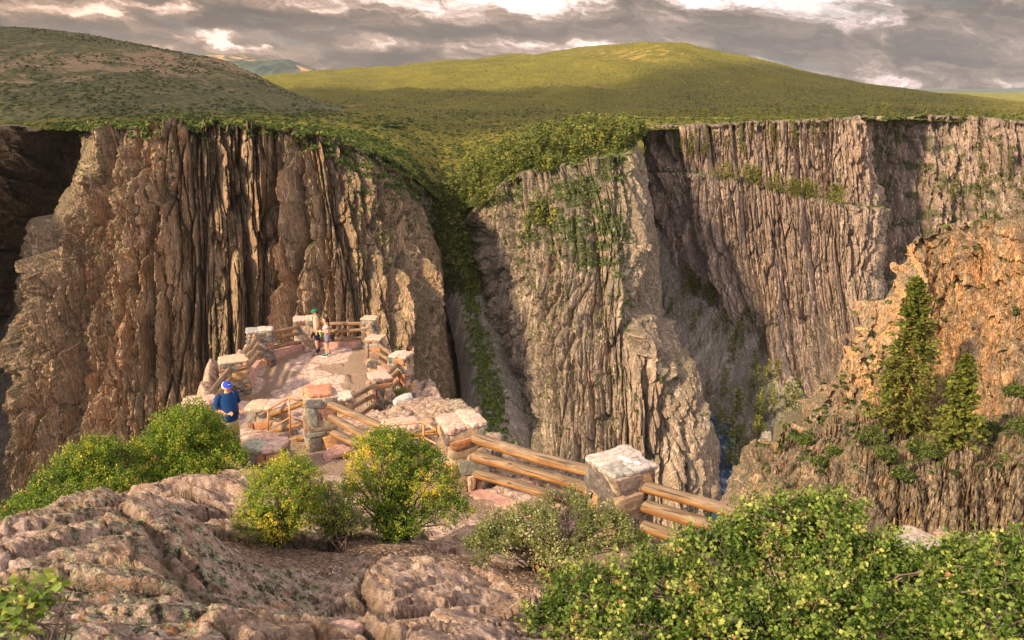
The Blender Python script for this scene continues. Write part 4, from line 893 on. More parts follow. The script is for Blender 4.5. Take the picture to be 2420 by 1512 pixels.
def railing(A, B, label, seed, n_logs=3, r=.075, hs=(.43, .73, 1.03), ends=None, sh=(0, 0)):
    rnd = np.random.default_rng(seed); a = Vector(ends[0]) if ends else Vector((PIL[A]['x'], PIL[A]['y'], PIL[A]['z0'])); b_ = Vector(ends[1]) if ends else Vector((PIL[B]['x'], PIL[B]['y'], PIL[B]['z0']))
    root = empty('log_railing', (a+b_)/2, label=label, cat='railing', group='log railings between the stone pillars')
    d2 = Vector((b_.x-a.x, b_.y-a.y, 0)).normalized(); perp = Vector((-d2.y, d2.x, 0))
    for h in hs[3-n_logs:] if n_logs < 3 else hs:
        # logs are let a hand's breadth into the masonry
        ea = a+d2*(.0 if A is None else min(PIL[A]['wx'], PIL[A]['wy'])*.5-.14)+perp*sh[0]; eb = b_-d2*(.0 if B is None else min(PIL[B]['wx'], PIL[B]['wy'])*.5-.14)+perp*sh[1]
        p = ea+Vector((0, 0, (h if A is None else h-1.27+PIL[A]['z1']-PIL[A]['z0'])+rnd.normal(0, .02))); q = eb+Vector((0, 0, (h if B is None else h-1.27+PIL[B]['z1']-PIL[B]['z0'])+rnd.normal(0, .02)))
        L = (q-p).length; rr_ = r*rnd.uniform(.9, 1.08); V_, F_ = log_mesh(L, rr_*1.04, rr_*.93, rnd)
        o = link('rail', np_mesh('rail', V_, F_), M_LOG, root)
        rot = (q-p).to_track_quat('X', 'Z'); o.rotation_mode = 'QUATERNION'; o.rotation_quaternion = rot @ Matrix.Rotation(rnd.uniform(-.3, .3), 4, 'X').to_quaternion(); o.location = p-root.location
        # mortar collars where the log enters the stone
        for (pos, ok) in ((.13, A), (L-.13, B)):
            if ok is None: continue
            aa = np.linspace(0, 2*math.pi, 16, endpoint=False); rings = []
            for (dx, kk) in ((-.05, 1.5), (-.02, 1.42), (.03, 1.28), (.045, 1.1), (.04, .95)):
                sx_ = dx if pos < L/2 else -dx; rd_ = rr_*kk*(1+.05*rnd.normal(0, 1, 16)); rings.append(np.stack([np.full(16, pos+sx_), np.cos(aa)*rd_, np.sin(aa)*rd_], -1))
            P = np.stack(rings); nr, ns = P.shape[:2]; i = np.arange(nr-1)[:, None]*ns+np.arange(ns)[None, :]; j = np.arange(nr-1)[:, None]*ns+(np.arange(ns)+1)[None, :] % ns
            link('mortar_collar', np_mesh('mortar_collar', P.reshape(-1, 3), np.stack([i, j, j+ns, i+ns], -1).reshape(-1, 4)), M_MO, o)
    return root
railing('P4', 'P3', 'steep log railing beside the man in the blue shirt', 1, 3)
railing('P3', 'P2', 'left log railing of the overlook, slanting up between two pillars', 2)
railing('P2', 'P1', 'log railing at the far left of the deck above the pink kerb', 3)
railing('P1', 'P5', 'straight log railing at the far end behind the couple', 4)
railing('P5', 'P6', 'short log railing at the far right corner of the deck', 5, 3)
railing('P6', 'P7', 'log railing at the right of the deck, running down to the jagged pink cap', 6)
railing('P7', 'P8', 'short dark log railing in the elbow at the right of the deck', 7)
railing('P8', 'P9', 'dark log railing slanting down behind the central pillar', 8)
railing('P11', 'P10', 'log railing behind the pipe handrail at the steps', 9, 3, hs=(.2, .58, 1.0))
railing('P10', 'P13', 'log railing from the central pillar to the yellow-green bush', 10, 3, r=.082)
railing('P13', 'P14', 'log railing behind the bush and the low handrail', 11, 3)
railing('P14', 'P15', 'long log railing across the middle between two pink and grey capped pillars', 12, 3, r=.080)
railing('P15', 'P16', 'nearest log railing running into the big green bush at right', 13, 3, r=.080)
p12 = PIL['P12']
railing(None, 'P12', 'log railing left of the near pillar, mostly behind the bush', 14, 2, ends=((p12['x']-2.6, p12['y']+.5, p12['z0']), (p12['x'], p12['y'], p12['z0'])), hs=(0, .35, 1.0))
railing('P12', None, 'short log railing running down from the near pillar behind the round bush', 15, 2, ends=((p12['x'], p12['y'], p12['z0']), (p12['x']+1.5, p12['y']-2.0, p12['z0']+.05)), hs=(0, .3, .85))

def kerb(A, B, label, off=0., hgt=.22, wid=.2, seed=1, za=0, zb=0):
    a, b_ = PIL[A], PIL[B]; p = Vector((a['x'], a['y'], a['z0'])); q = Vector((b_['x'], b_['y'], b_['z0'])); d = q-p; d.z = 0; L = d.length; d.normalize(); s = Vector((-d.y, d.x, 0))
    rnd = np.random.default_rng(seed); nseg = 24; P = []
    prof = [(-1, -1.5), (-1, .80), (-.93, .94), (-.8, 1), (.8, 1), (.93, .94), (1, .80), (1, -1.5)]
    t0 = .3/L; t1 = 1-t0
    for k in range(nseg):
        t = t0+(t1-t0)*k/(nseg-1); c = p+d*(t*L)+s*off; z = p.z*(1-t)+q.z*t+.03+za*(1-t)+zb*t; jj = rnd.normal(0, .004)
        P.append([(c.x+s.x*u*wid/2+jj, c.y+s.y*u*wid/2, z+v_*hgt+jj) for (u, v_) in prof])
    P = np.array(P); nr, ns = P.shape[:2]; i = np.arange(nr-1)[:, None]*ns+np.arange(ns)[None, :]; j = np.arange(nr-1)[:, None]*ns+(np.arange(ns)+1)[None, :] % ns
    F = np.stack([i, j, j+ns, i+ns], -1).reshape(-1, 4); F = np.concatenate([F, [[0, 7, 6, 1], [1, 6, 5, 2], [2, 5, 4, 3]], np.array([[0, 7, 6, 1], [1, 6, 5, 2], [2, 5, 4, 3]])[:, ::-1]+(nr-1)*ns])
    me = np_mesh('kerb', P.reshape(-1, 3), F, False)
    return link('kerb', me, M_PC, label=label, cat='kerb', group='pink concrete kerbs under the log railings')
kerb('P1', 'P5', 'pink concrete kerb under the straight far railing', 0, .24)
kerb('P2', 'P1', 'pink concrete kerb along the far left of the deck', 0, .26, .24)
kerb('P3', 'P2', 'pink kerb between the two left pillars of the deck', 0, .26, .24)
kerb('P6', 'P7', 'pink kerb piece at the right edge of the deck', 0, .26)
kerb('P7', 'P8', 'pink kerb piece under the dark logs in the elbow', 0, .22)
kerb('P8', 'P9', 'low pink kerb under the dark logs behind the central pillar', 0, .14)
kerb('P10', 'P13', 'pink kerb at the foot of the central pillar', 0, .2, .3, 4)
kerb('P14', 'P15', 'salmon kerb under the long near railing', -.05, .26, .34, 5)
def tube(pts, r, ns=10):
    P = []; pts = [Vector(p) for p in pts]
    for i, p in enumerate(pts):
        d = (pts[min(i+1, len(pts)-1)]-pts[max(i-1, 0)]).normalized(); s = d.cross(Vector((0, 0, 1))); s = s.normalized() if s.length > .05 else Vector((1, 0, 0)); u = s.cross(d)
        rr_ = r[i] if isinstance(r, (list, tuple)) else r
        P.append([list(p+s*math.cos(a)*rr_+u*math.sin(a)*rr_) for a in np.linspace(0, 2*math.pi, ns, endpoint=False)])
    P = np.array(P); P = np.concatenate([P[:1].mean(1, keepdims=True)+0*P[:1], P, P[-1:].mean(1, keepdims=True)+0*P[-1:]], 0)
    nr = len(P); i = np.arange(nr-1)[:, None]*ns+np.arange(ns)[None, :]; j = np.arange(nr-1)[:, None]*ns+(np.arange(ns)+1)[None, :] % ns
    return P.reshape(-1, 3), np.stack([i, j, j+ns, i+ns], -1).reshape(-1, 4)
def merge_tubes(L):
    V = []; F = []; o = 0
    for v_, f in L: V.append(v_); F.append(f+o); o += len(v_)
    return np.concatenate(V), np.concatenate(F)
def handrail(label, top, low, posts, seed):
    root = empty('pipe_handrail', posts[-1][1], label=label, cat='handrail', group='orange pipe handrails at the steps'); o0 = root.location
    f = lambda L: [tuple(Vector(p)-o0) for p in L]
    link('top_rail', np_mesh('top_rail', *tube(f(top), .022)), M_PI, root); link('lower_rail', np_mesh('lower_rail', *tube(f(low), .017)), M_PI, root)
    for (a, b_) in posts: link('post', np_mesh('post', *tube(f([a, b_]), .02)), M_PI, root)
def Z(X, Y): return 403.2+X*.2833, 680.4+Y*.2833
def q(X, Y, D): return at(*Z(X, Y), D)
handrail('orange pipe handrail on the left side of the central pillar', [q(745, 1057, 15.9), q(985, 912, 15.2), q(1062, 937, 15.1), q(1112, 932, 15.3)], [q(860, 1158, 15.6), q(992, 1080, 15.2), q(1095, 1112, 15.3)],
         [(q(812, 1020, 15.7), q(814, 1190, 15.6)), (q(988, 914, 15.2), q(1000, 1230, 15.1))], 1)
handrail('low orange pipe handrail leading up to the tall middle pillar', [q(1672, 1180, 13.2), q(1880, 1140, 12.8), q(2102, 1119, 12.2), q(2215, 1186, 11.7)], [q(1700, 1290, 13.2), q(1900, 1262, 12.8), q(2110, 1245, 12.2), q(2215, 1300, 11.7)],
         [(q(1885, 1140, 12.8), q(1890, 1420, 12.7)), (q(2108, 1120, 12.2), q(2112, 1440, 12.1))], 2)
# loose rocks and slabs lying about
def rock(x, y, s, label, seed, colr=(.45, .31, .25), flat=.6):
    rnd = np.random.default_rng(seed); v_ = stone_verts(s[0], s[1], s[2], rnd, 3.5, .16)
    me = np_mesh('rock', v_, CSF, False, {'tint': np.tile(colr, (len(v_), 1))}); o = link('rock', me, M_CAP, label=label, cat='rock'); o.location = (x, y, gz(x, y)+s[2]*flat); o.rotation_euler = (rnd.normal(0, .15), rnd.normal(0, .15), rnd.uniform(0, 6)); return o
for (vx, vy, D, s, lab, cc_) in [(790, 1063, 14.3, (.22, .16, .10), 'pink rock lying beside the kerb by the central pillar', (.46, .27, .21)), (951, 946, 22.3, (.30, .18, .17), 'grey tilted block outside the overlook below the jagged-capped pillar', (.36, .37, .38)),
                                (640, 1006, 19.2, (.12, .08, .04), 'small flat pink stone on the path beyond the wide pillar', (.55, .40, .34)), (820, 1500, 3.6, (.09, .06, .04), 'small pinkish stone at the bottom centre of the picture', (.5, .34, .28)),
                                (818, 1415, 4.6, (.07, .05, .035), 'small orange stone standing in the gravel', (.55, .34, .22))]:
    p = at(vx, vy, D); rock(p.x, p.y, s, lab, int(vx), cc_)
# ================================================================ plants
def leaf_material(name, stops, rough=.55, trans=.35):
    m, nt, b = mat(name); n = N(nt)
    c = n.ramp(n.attr('tint'), stops); c = n.mix(.35, c, n.mix(1, c, n.ramp(n.noise(n.coord(), 30, 2), [(.35, .6), (.65, 1.4)]), 'MULTIPLY'))
    n.put(b.inputs['Base Color'], c); b.inputs['Roughness'].default_value = rough
    t = nt.nodes.new('ShaderNodeBsdfTranslucent'); n.put(t.inputs[0], n.mix(1, c, (1.5, 1.5, .7), 'MULTIPLY'))
    ms = nt.nodes.new('ShaderNodeMixShader'); ms.inputs[0].default_value = trans
    nt.links.new(b.outputs[0], ms.inputs[1]); nt.links.new(t.outputs[0], ms.inputs[2])
    nt.links.new(ms.outputs[0], [x for x in nt.nodes if x.type == 'OUTPUT_MATERIAL'][0].inputs[0]); return m
GREEN = [(0, (.030, .070, .010)), (.35, (.075, .15, .018)), (.62, (.17, .26, .03)), (.82, (.36, .38, .05)), (1, (.62, .44, .06))]
M_LEAF = leaf_material('shrub_leaves', GREEN)
M_LEAF2 = leaf_material('grey_shrub_leaves', [(0, (.04, .065, .018)), (.45, (.10, .15, .035)), (.75, (.24, .27, .09)), (1, (.55, .52, .30))])
M_LEAF3 = leaf_material('bright_broad_leaves', [(0, (.018, .035, .010)), (.35, (.06, .115, .018)), (.62, (.17, .25, .05)), (.85, (.38, .42, .11)), (.97, (.52, .50, .18)), (1, (.34, .16, .07))], .4, .4)
M_NEED = leaf_material('conifer_needles', [(0, (.03, .045, .010)), (.5, (.10, .125, .022)), (1, (.26, .24, .045))], .6, .15)
M_SCRUB = leaf_material('far_scrub_leaves', [(0, (.028, .042, .012)), (.5, (.07, .10, .022)), (1, (.15, .19, .04))], .8, .15)
m, nt, b = mat('twig_bark'); n = N(nt); n.put(b.inputs['Base Color'], n.ramp(n.noise(n.coord((8, 8, 2)), 3, 4), [(.3, (.07, .05, .038)), (.7, (.24, .19, .15))])); M_TW = m
m, nt, b = mat('pine_bark'); n = N(nt); n.put(b.inputs['Base Color'], n.ramp(n.noise(n.coord((5, 5, 1.2)), 3, 5), [(.3, (.08, .04, .022)), (.6, (.26, .13, .06)), (.8, (.36, .2, .1))])); M_BK = m
LT = np.array([(0, 0, 0), (.5, .05, -.08), (1, 0, 0), (.52, .38, .10), (.52, -.38, .10)]); LF = np.array([(0, 4, 2, 1), (0, 1, 2, 3)])
def rand_rot(n_, up=None, bias=0., rng=RNG):
    """random frames; the leaf blade normal is pulled towards 'up' vectors by bias"""
    nrm = rng.normal(0, 1, (n_, 3)); nrm /= np.linalg.norm(nrm, axis=1, keepdims=True)
    if up is not None: nrm = nrm*(1-bias)+up*bias; nrm /= np.linalg.norm(nrm, axis=1, keepdims=True)+1e-9
    x = rng.normal(0, 1, (n_, 3)); x -= (x*nrm).sum(1, keepdims=True)*nrm; x /= np.linalg.norm(x, axis=1, keepdims=True)+1e-9
    return np.stack([x, np.cross(nrm, x), nrm], 1)
def leaves_mesh(name, P, size, frames, tint, tmpl=LT, tf=LF):
    V = np.einsum('kj,njd->nkd', tmpl, frames)*size[:, None, None]+P[:, None, :]; k = len(tmpl)
    F = tf[None]+(np.arange(len(P))*k)[:, None, None]
    return np_mesh(name, V.reshape(-1, 3), F.reshape(-1, tf.shape[1]), True, {'tint': np.repeat(tint, k)})
def shrub(name, label, cat, base, blobs, nclump, per, leaf, mtl, tmean=.45, tvar=.22, yellow=.1, seed=1, spread=.10, group=None, branches=60, upsun=.25, gap=.35, brr=.014):
    """blobs: (centre, (rx, ry, rz)); leaves sit in clumps on twig ends through the outer half of each blob"""
    rng = np.random.default_rng(seed); base = Vector(base); root = empty(name, base, label=label, cat=cat, group=group)
    vol = np.array([b_[1][0]*b_[1][2] for b_ in blobs]); pick = rng.choice(len(blobs), nclump, p=vol/vol.sum())
    Cn = np.array([list(b_[0]) for b_ in blobs])[pick]; Rd = np.array([b_[1] for b_ in blobs])[pick]
    d = rng.normal(0, 1, (nclump, 3)); d[:, 2] = np.where(d[:, 2] < -.3, -d[:, 2]*.6, d[:, 2]); d /= np.linalg.norm(d, axis=1, keepdims=True)
    lump = 1+.42*fbm(d[:, 0]*2.5+pick*3.1, d[:, 2]*2.5+d[:, 1]*1.7, 3, seed)
    rad = (rng.uniform(.25, 1, nclump)**.45)*lump; P = Cn+d*Rd*rad[:, None]
    keep = fbm(P[:, 0]*3.2+P[:, 2]*1.1, P[:, 1]*3.2-P[:, 2]*2.9, 3, seed+3) > -gap; P, d, pick, rad = P[keep], d[keep], pick[keep], rad[keep]; nc_ = len(P)
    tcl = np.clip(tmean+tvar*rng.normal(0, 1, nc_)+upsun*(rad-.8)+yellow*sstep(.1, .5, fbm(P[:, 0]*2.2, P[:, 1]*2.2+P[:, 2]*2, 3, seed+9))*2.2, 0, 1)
    idx = np.repeat(np.arange(nc_), per); n_ = len(idx)
    tw = rng.normal(0, 1, (nc_, 3))*.5+d+np.array([0, 0, .5]); tw /= np.linalg.norm(tw, axis=1, keepdims=True)
    t = rng.uniform(-1, 1, n_); Q = P[idx]+tw[idx]*(t*spread*.9)[:, None]+rng.normal(0, spread*.28, (n_, 3))
    fr_ = rand_rot(n_, d[idx]*.6+np.array([0, 0, .6]), .45, rng); sz = leaf*rng.uniform(.45, 1.4, n_)
    ti = np.clip(tcl[idx]+rng.normal(0, .10, n_), 0, 1)
    o0 = np.array(base)
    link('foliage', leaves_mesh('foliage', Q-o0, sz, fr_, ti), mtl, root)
    T = []; sel = rng.choice(nc_, min(branches, nc_), replace=False)
    for i in sel:
        e = Vector(P[i])-base; s_ = Vector(rng.normal(0, .05, 3)); s_.z = -.06
        m1 = e*.35+Vector((rng.normal(0, .06), rng.normal(0, .06), e.length*.10)); m2 = e*.7+Vector((rng.normal(0, .05), rng.normal(0, .05), e.length*.06))
        T.append(tube([s_, m1, m2, e, e+Vector(tw[i])*spread*1.3], [brr, brr*.8, brr*.5, brr*.28, brr*.12], 5))
    for i in rng.choice(nc_, min(branches*5, nc_), replace=False):
        e = Vector(P[i])-base; v_ = Vector(tw[i])*spread; T.append(tube([e-v_*1.4+Vector(rng.normal(0, .02, 3)), e, e+v_*1.05], [brr*.3, brr*.22, brr*.1], 4))
    link('branches', np_mesh('branches', *merge_tubes(T)), M_TW, root)
    return root
def B(vx, vy, D, rpx, sq=1., dq=1.):
    """a lump of foliage seen with radius rpx at distance D"""
    r = rpx/FV*D/.9; return (at(vx, vy, D), (r, r*dq, r*sq))
def on_ground(vx, D):
    p = at(vx, 1200, D); return (p.x, p.y, gz(p.x, p.y))
shrub('shrub', 'round yellow-green shrub growing from the rock below the near left pillar', 'shrub', on_ground(655, 7.2),
      [B(660, 1190, 7.2, 98, 1.05), B(690, 1130, 7.3, 62, 1.), B(610, 1240, 7.1, 55, 1.), B(715, 1220, 7.3, 58, 1.05), B(650, 1265, 7.1, 50, .8)], 1500, 13, .020, M_LEAF, .62, .13, .10, 11, .05, gap=.8, branches=40)
shrub('shrub', 'tall bushy shrub with yellow flushed leaves, in front of the low domed pillar', 'shrub', on_ground(930, 8.0),
      [B(905, 1100, 8.2, 82, 1.1), B(915, 1045, 8.3, 48, .9), B(880, 1190, 8.0, 95, 1.), B(985, 1090, 8.4, 62, 1.), B(1010, 1160, 8.2, 88, 1.), B(940, 1240, 7.8, 78, .8), B(1055, 1210, 8.1, 60, 1.)], 2700, 14, .021, M_LEAF, .50, .15, .20, 12, .055, gap=.6, branches=70)
shrub('shrub', 'small straggly green shrub between the round shrub and the tall yellow one', 'shrub', on_ground(795, 7.4),
      [B(790, 1215, 7.4, 42, 1.), B(770, 1245, 7.4, 40, .8), B(830, 1240, 7.4, 38, .9), B(760, 1170, 7.7, 32, 1.2)], 420, 11, .018, M_LEAF, .48, .15, .10, 13, .06, gap=.25, branches=40)
shrub('shrub', 'grey twiggy shrub with pale tips below the long near railing', 'shrub', on_ground(1290, 6.9),
      [B(1345, 1240, 7.1, 70, 1.05), B(1335, 1185, 7.2, 42, .9), B(1260, 1250, 6.9, 70, 1.), B(1180, 1270, 6.8, 60, 1.), B(1430, 1260, 7.1, 72, .9), B(1130, 1300, 6.7, 52, .8), B(1330, 1310, 6.7, 80, .6), B(1500, 1290, 7.0, 48, .7)], 2500, 13, .019, M_LEAF2, .52, .2, .12, 14, .06, gap=.4, branches=130, brr=.010)
shrub('shrub', 'leafy light green shrub at the left in front of the man in blue', 'shrub', on_ground(440, 12.3),
      [B(445, 1030, 12.6, 84, .9), B(390, 1075, 12.2, 74, .9), B(505, 1052, 12.7, 60, .8), B(540, 1090, 12.4, 52, .8), B(430, 1130, 11.8, 82, .7), B(360, 1130, 11.6, 52, .8), B(520, 1140, 12, 50, .6), B(370, 1175, 11.2, 55, .5)], 3600, 14, .032, M_LEAF, .52, .15, .03, 15, .09, gap=.6, branches=90)
shrub('shrub', 'sprawling olive shrub with cream flowers down the slope at far left', 'shrub', on_ground(200, 10.6),
      [B(235, 1085, 11.3, 62, .9), B(190, 1110, 11, 60, .9), B(290, 1110, 11.4, 56, .9), B(130, 1150, 10.6, 58, .8), B(240, 1150, 10.8, 78, .7), B(80, 1195, 10.2, 52, .8), B(160, 1195, 10.2, 68, .7), B(30, 1240, 9.8, 56, .8), B(110, 1240, 9.8, 66, .7), B(280, 1170, 10.8, 55, .7), B(-30, 1290, 9.5, 60, .8), B(40, 1300, 9.4, 60, .7)], 3800, 13, .030, M_LEAF, .46, .18, .06, 16, .09, gap=.35, branches=150)
shrub('shrub', 'huge bright green leafy bush filling the bottom right corner', 'shrub', on_ground(1900, 4.3),
      [B(1395, 1430, 4.0, 118, .85), B(1300, 1470, 3.9, 78, .8), B(1560, 1400, 4.1, 120, .95), B(1700, 1330, 4.3, 118, .95), B(1830, 1262, 4.4, 98, .95), B(1960, 1228, 4.5, 84, .9), B(1960, 1350, 4.2, 130, 1.), B(2085, 1335, 4.2, 90, .9),
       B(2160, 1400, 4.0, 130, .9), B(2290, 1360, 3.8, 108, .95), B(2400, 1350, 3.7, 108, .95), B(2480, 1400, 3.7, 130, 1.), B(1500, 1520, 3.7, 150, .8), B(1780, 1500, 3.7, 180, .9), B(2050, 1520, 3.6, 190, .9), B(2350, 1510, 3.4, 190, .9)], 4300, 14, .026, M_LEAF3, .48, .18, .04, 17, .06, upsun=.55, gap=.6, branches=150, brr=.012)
# sprig with large leaves at the bottom left corner
shrub('shrub', 'sprig of large bright leaves over the lichened rock in the bottom left corner', 'shrub', on_ground(60, 2.75),
      [B(60, 1440, 2.7, 78, .7), B(110, 1400, 2.75, 52, .8), B(10, 1470, 2.65, 60, .8), B(20, 1410, 2.75, 50, .7)], 70, 5, .036, M_LEAF3, .62, .12, 0, 18, .05, gap=.9, branches=14, brr=.005)
# dry grass tufts by the kerbs
def tuft(vx, D, hgt, label, seed, off=(0, 0), tn_=.9):
    rng = np.random.default_rng(seed); x, y, z_ = on_ground(vx, D); n_ = 130; P = np.zeros((n_, 3)); P[:, :2] = rng.normal(0, .05, (n_, 2))
    fr_ = np.zeros((n_, 3, 3)); d = np.stack([rng.normal(0, .35, n_), rng.normal(0, .35, n_), np.ones(n_)], -1); d /= np.linalg.norm(d, axis=1, keepdims=True); s = np.cross(d, rng.normal(0, 1, (n_, 3))); s /= np.linalg.norm(s, axis=1, keepdims=True)
    fr_[:, 0] = d; fr_[:, 1] = s*.05; fr_[:, 2] = np.cross(d, s)
    me = leaves_mesh('grass_tuft', P, hgt*rng.uniform(.5, 1.1, n_), fr_, np.clip(rng.normal(tn_, .06, n_), 0, 1)); o = link('grass_tuft', me, M_LEAF2, label=label, cat='grass tuft'); o.location = (x+off[0], y+off[1], z_)
tuft(650, 28.8, .6, 'yellow dry grass tuft showing under the far left logs', 3, (0, 0)); tuft(958, 23.6, .55, 'dry grass tuft outside the elbow railing beside the grey block', 4)


# ---- conifers
def conifer_mesh(name_t, H, Rm, seed, nb, tuftn, tsz, t0=.12, irr=.35, droop=.25, lean=0.):
    rng = np.random.default_rng(seed); P = []; U = []; T = [tube([(0, 0, -.5), (lean*H*.3, 0, H*.5), (lean*H, 0, H*.995)], [H*.016, H*.010, H*.002], 7)]
    for k in range(nb):
        t = t0+(1-t0)*(k/nb)**.9; az_ = k*2.39996+rng.normal(0, .3); L = Rm*(1-t)**.75*(1-irr*rng.random()*1.1)*(.55+.45*min(1, (t-t0)*6+.3))+H*.012
        if rng.random() < .07: L *= .3
        dz = -droop+(t-.4)*.9; tip = np.array([math.cos(az_)*L, math.sin(az_)*L, dz*L*.6])
        b0 = np.array([lean*H*t**1.6, 0, H*t]); mpt = b0+tip*.5+np.array([0, 0, L*.05]); e = b0+tip
        if tuftn > 3: T.append(tube([b0, mpt, e], [H*.0028, H*.0018, H*.0006], 4))
        s = rng.uniform(.18, 1.0, tuftn)**.8; q_ = b0+(tip[None]*s[:, None])+np.array([0, 0, 1])*(L*.2*s*(1-s))[:, None]
        side = np.array([-math.sin(az_), math.cos(az_), 0]); q_ = q_+side[None]*rng.normal(0, .17*L, tuftn)[:, None]*(1.1-s)[:, None]+rng.normal(0, H*.003, (tuftn, 3)); P.append(q_); U.append(np.tile(tip/(np.linalg.norm(tip)+1e-9), (tuftn, 1)))
    P = np.concatenate(P); U = np.concatenate(U); n_ = len(P)
    d = U+rng.normal(0, .55, (n_, 3)); d[:, 2] -= .1; d /= np.linalg.norm(d, axis=1, keepdims=True); s = np.cross(d, rng.normal(0, .5, (n_, 3))+np.array([0, 0, 1])); s /= np.linalg.norm(s, axis=1, keepdims=True)+1e-9
    fr_ = np.stack([d, s, np.cross(d, s)], 1); sz = tsz*rng.uniform(.6, 1.3, n_)
    crown = leaves_mesh('crown', P, sz, fr_, np.clip(rng.normal(.5, .2, n_), 0, 1)); trunk = np_mesh('trunk', *merge_tubes(T)); return crown, trunk, (P, sz, fr_)
def surf_hit(keys, vx, vy):
    best = None
    for k in keys:
        S_ = SURF[k]; i = np.argmin((S_[2]-vx)**2+(S_[3]-vy)**2)
        # the frontmost vertex near this bearing
        near = np.where((np.abs(S_[2]-vx) < 3) & (np.abs(S_[3]-vy) < 3))[0]
        if len(near): i = near[np.argmin(S_[0][near, 1])]
        if best is None or S_[0][i, 1] < best[1]: best = S_[0][i]
    return best
KE = [k for k in SURF if 'ochre' in k]; KB = [k for k in SURF if 'tan fluted' in k]; KC = [k for k in SURF if 'rosy' in k]; KT = [k for k in SURF if 'boulder strewn' in k]; KD = [k for k in SURF if 'dim scrubby' in k]
KA = [k for k in SURF if 'brown fluted' in k]; KR = [k for k in SURF if 'ravine floor' in k]; KF = [k for k in SURF if 'far left' in k]; KL = [k for k in SURF if 'scree' in k]
def pine(vx, vy, top, label, seed, wpx, lean, nb, **k):
    p = surf_hit(KE, vx, vy); D = p[1]; H = at(vx, top, D).z-p[2]; Rm = wpx/FV*D/.95
    c_, t_, _ = conifer_mesh('pine', H, Rm, seed, nb, 28, .40, lean=lean, **k)
    o = empty('conifer', (p[0], p[1], p[2]-.15), label=label, cat='conifer', group='conifers on the ledge of the near bluff'); link('crown', c_, M_NEED, o); link('trunk', t_, M_BK, o)
pine(2130, 1036, 655, 'tall green fir on the bluff ledge at the right, taller of the two', 4, 140, -.05, 300, t0=.10, irr=.7)
pine(2256, 1052, 838, 'shorter bushy fir right of the tall fir on the bluff ledge', 5, 82, -.02, 170, t0=.04, irr=.6)
pine(2090, 1000, 800, 'thin ragged fir merged with the left side of the tall fir', 6, 50, .02, 80, t0=.1, irr=.8)
for i, (vx, vy, r_, lab) in enumerate([(2060, 1035, 36, 'dark shrub on the bluff ledge left of the tall fir'), (2165, 1060, 34, 'low dark shrub at the foot of the tall fir'), (2092, 1072, 30, 'green shrub hanging below the tall fir'), (2200, 1075, 30, 'shrub between the two firs on the ledge edge'),
                                      (1895, 1036, 16, 'small green shrub on top of the outer bluff shoulder'), (1962, 1062, 18, 'small shrub on the bluff shoulder below the pale slab'), (2395, 925, 24, 'bright green shrub halfway up the ochre bluff at the right edge'),
                                      (2330, 1020, 34, 'dull shrub on the ledge right of the shorter fir'), (2405, 1010, 36, 'dull shrub at the right edge of the ledge'), (1930, 1085, 18, 'lowest small shrub on the bluff shoulder'), (2130, 1120, 24, 'shrub clinging under the ledge below the tall fir')]):
    p = surf_hit(KE, vx, vy+8); D = p[1]; r = r_/FV*D
    shrub('shrub', lab, 'shrub', (p[0], p[1], p[2]-.1), [((p[0], p[1]-.2, p[2]+r*.4), (r, r, r*.7))], 150, 9, .20, M_SCRUB, .45, .2, 0, 70+i, .25, group='shrubs on the bluff ledge', branches=5, brr=.04)

# far conifers: four kinds, copied
kinds = []
for s_ in range(4):
    c_, t_, raw = conifer_mesh('conifer', 1., .17+.03*s_, 40+s_, 34, 3, .10, t0=.08, irr=.5); kinds.append((c_, t_, raw))
for kx, (c_, t_, raw) in enumerate(kinds): c_.materials.append(M_NEED); t_.materials.append(M_BK)
def far_conifer(p, H, label, group, rng):
    o = empty('conifer', (p[0], p[1], p[2]-.3), rng.uniform(0, 6.28), label=label, cat='conifer', group=group); k = kinds[rng.integers(4)]
    o.scale = (H*rng.uniform(.85, 1.25), H*rng.uniform(.85, 1.25), H)
    for nm, me in (('crown', k[0]), ('trunk', k[1])): c_ = bpy.data.objects.new(nm, me); col.objects.link(c_); c_.parent = o
rg_ = np.random.default_rng(99)
def along(pts, n_, jx, jy):
    pts = np.array(pts, float); t = rg_.uniform(0, len(pts)-1, n_); i = np.minimum(t.astype(int), len(pts)-2); f = (t-i)[:, None]
    return (pts[i]*(1-f)+pts[i+1]*f)+np.stack([rg_.normal(0, jx, n_), rg_.normal(0, jy, n_)], -1)
for (keys, P_, lo, hi, lab, grp) in [
    (KC, along([(1680, 412), (1760, 425), (1850, 452), (1920, 462), (1990, 480)], 62, 8, 4), 8, 15, 'dark conifer on the tree-lined bench across the lit wall', 'conifers on the bench of the lit wall'),
    (KT, along([(1600, 680), (1650, 690), (1700, 715)], 16, 12, 8), 12, 20, 'tall dark conifer at the head of the boulder field', 'conifers at the head of the boulder field'),
    (KT, along([(1620, 745), (1760, 790), (1800, 900), (1770, 1000), (1760, 1100)], 60, 38, 30), 11, 21, 'dark conifer on the gully slope above the blue river', 'conifers scattered down the gully'),
    (KC, along([(1530, 345), (1600, 355), (1700, 345), (1800, 335), (1960, 330)], 46, 12, 14), 7, 13, 'dark conifer among the broken tops of the lit wall', 'conifers among the tops of the lit wall'),
    (KD, along([(2100, 360), (2180, 470), (2280, 380), (2400, 420), (2300, 520)], 46, 40, 40), 7, 13, 'conifer on the dim wall at the far right', 'conifers on the dim right-hand wall'),
    (['plateau'], along([(1620, 291), (1750, 286), (1850, 282), (2000, 274), (2180, 276), (2400, 282)], 60, 20, 3), 9, 16, 'dark conifer along the rim above the lit wall', 'conifers along the right-hand rim')]:
    for (a, b_) in P_:
        p = surf_hit(keys, a, b_); far_conifer(p, rg_.uniform(lo, hi), lab, grp, rg_)
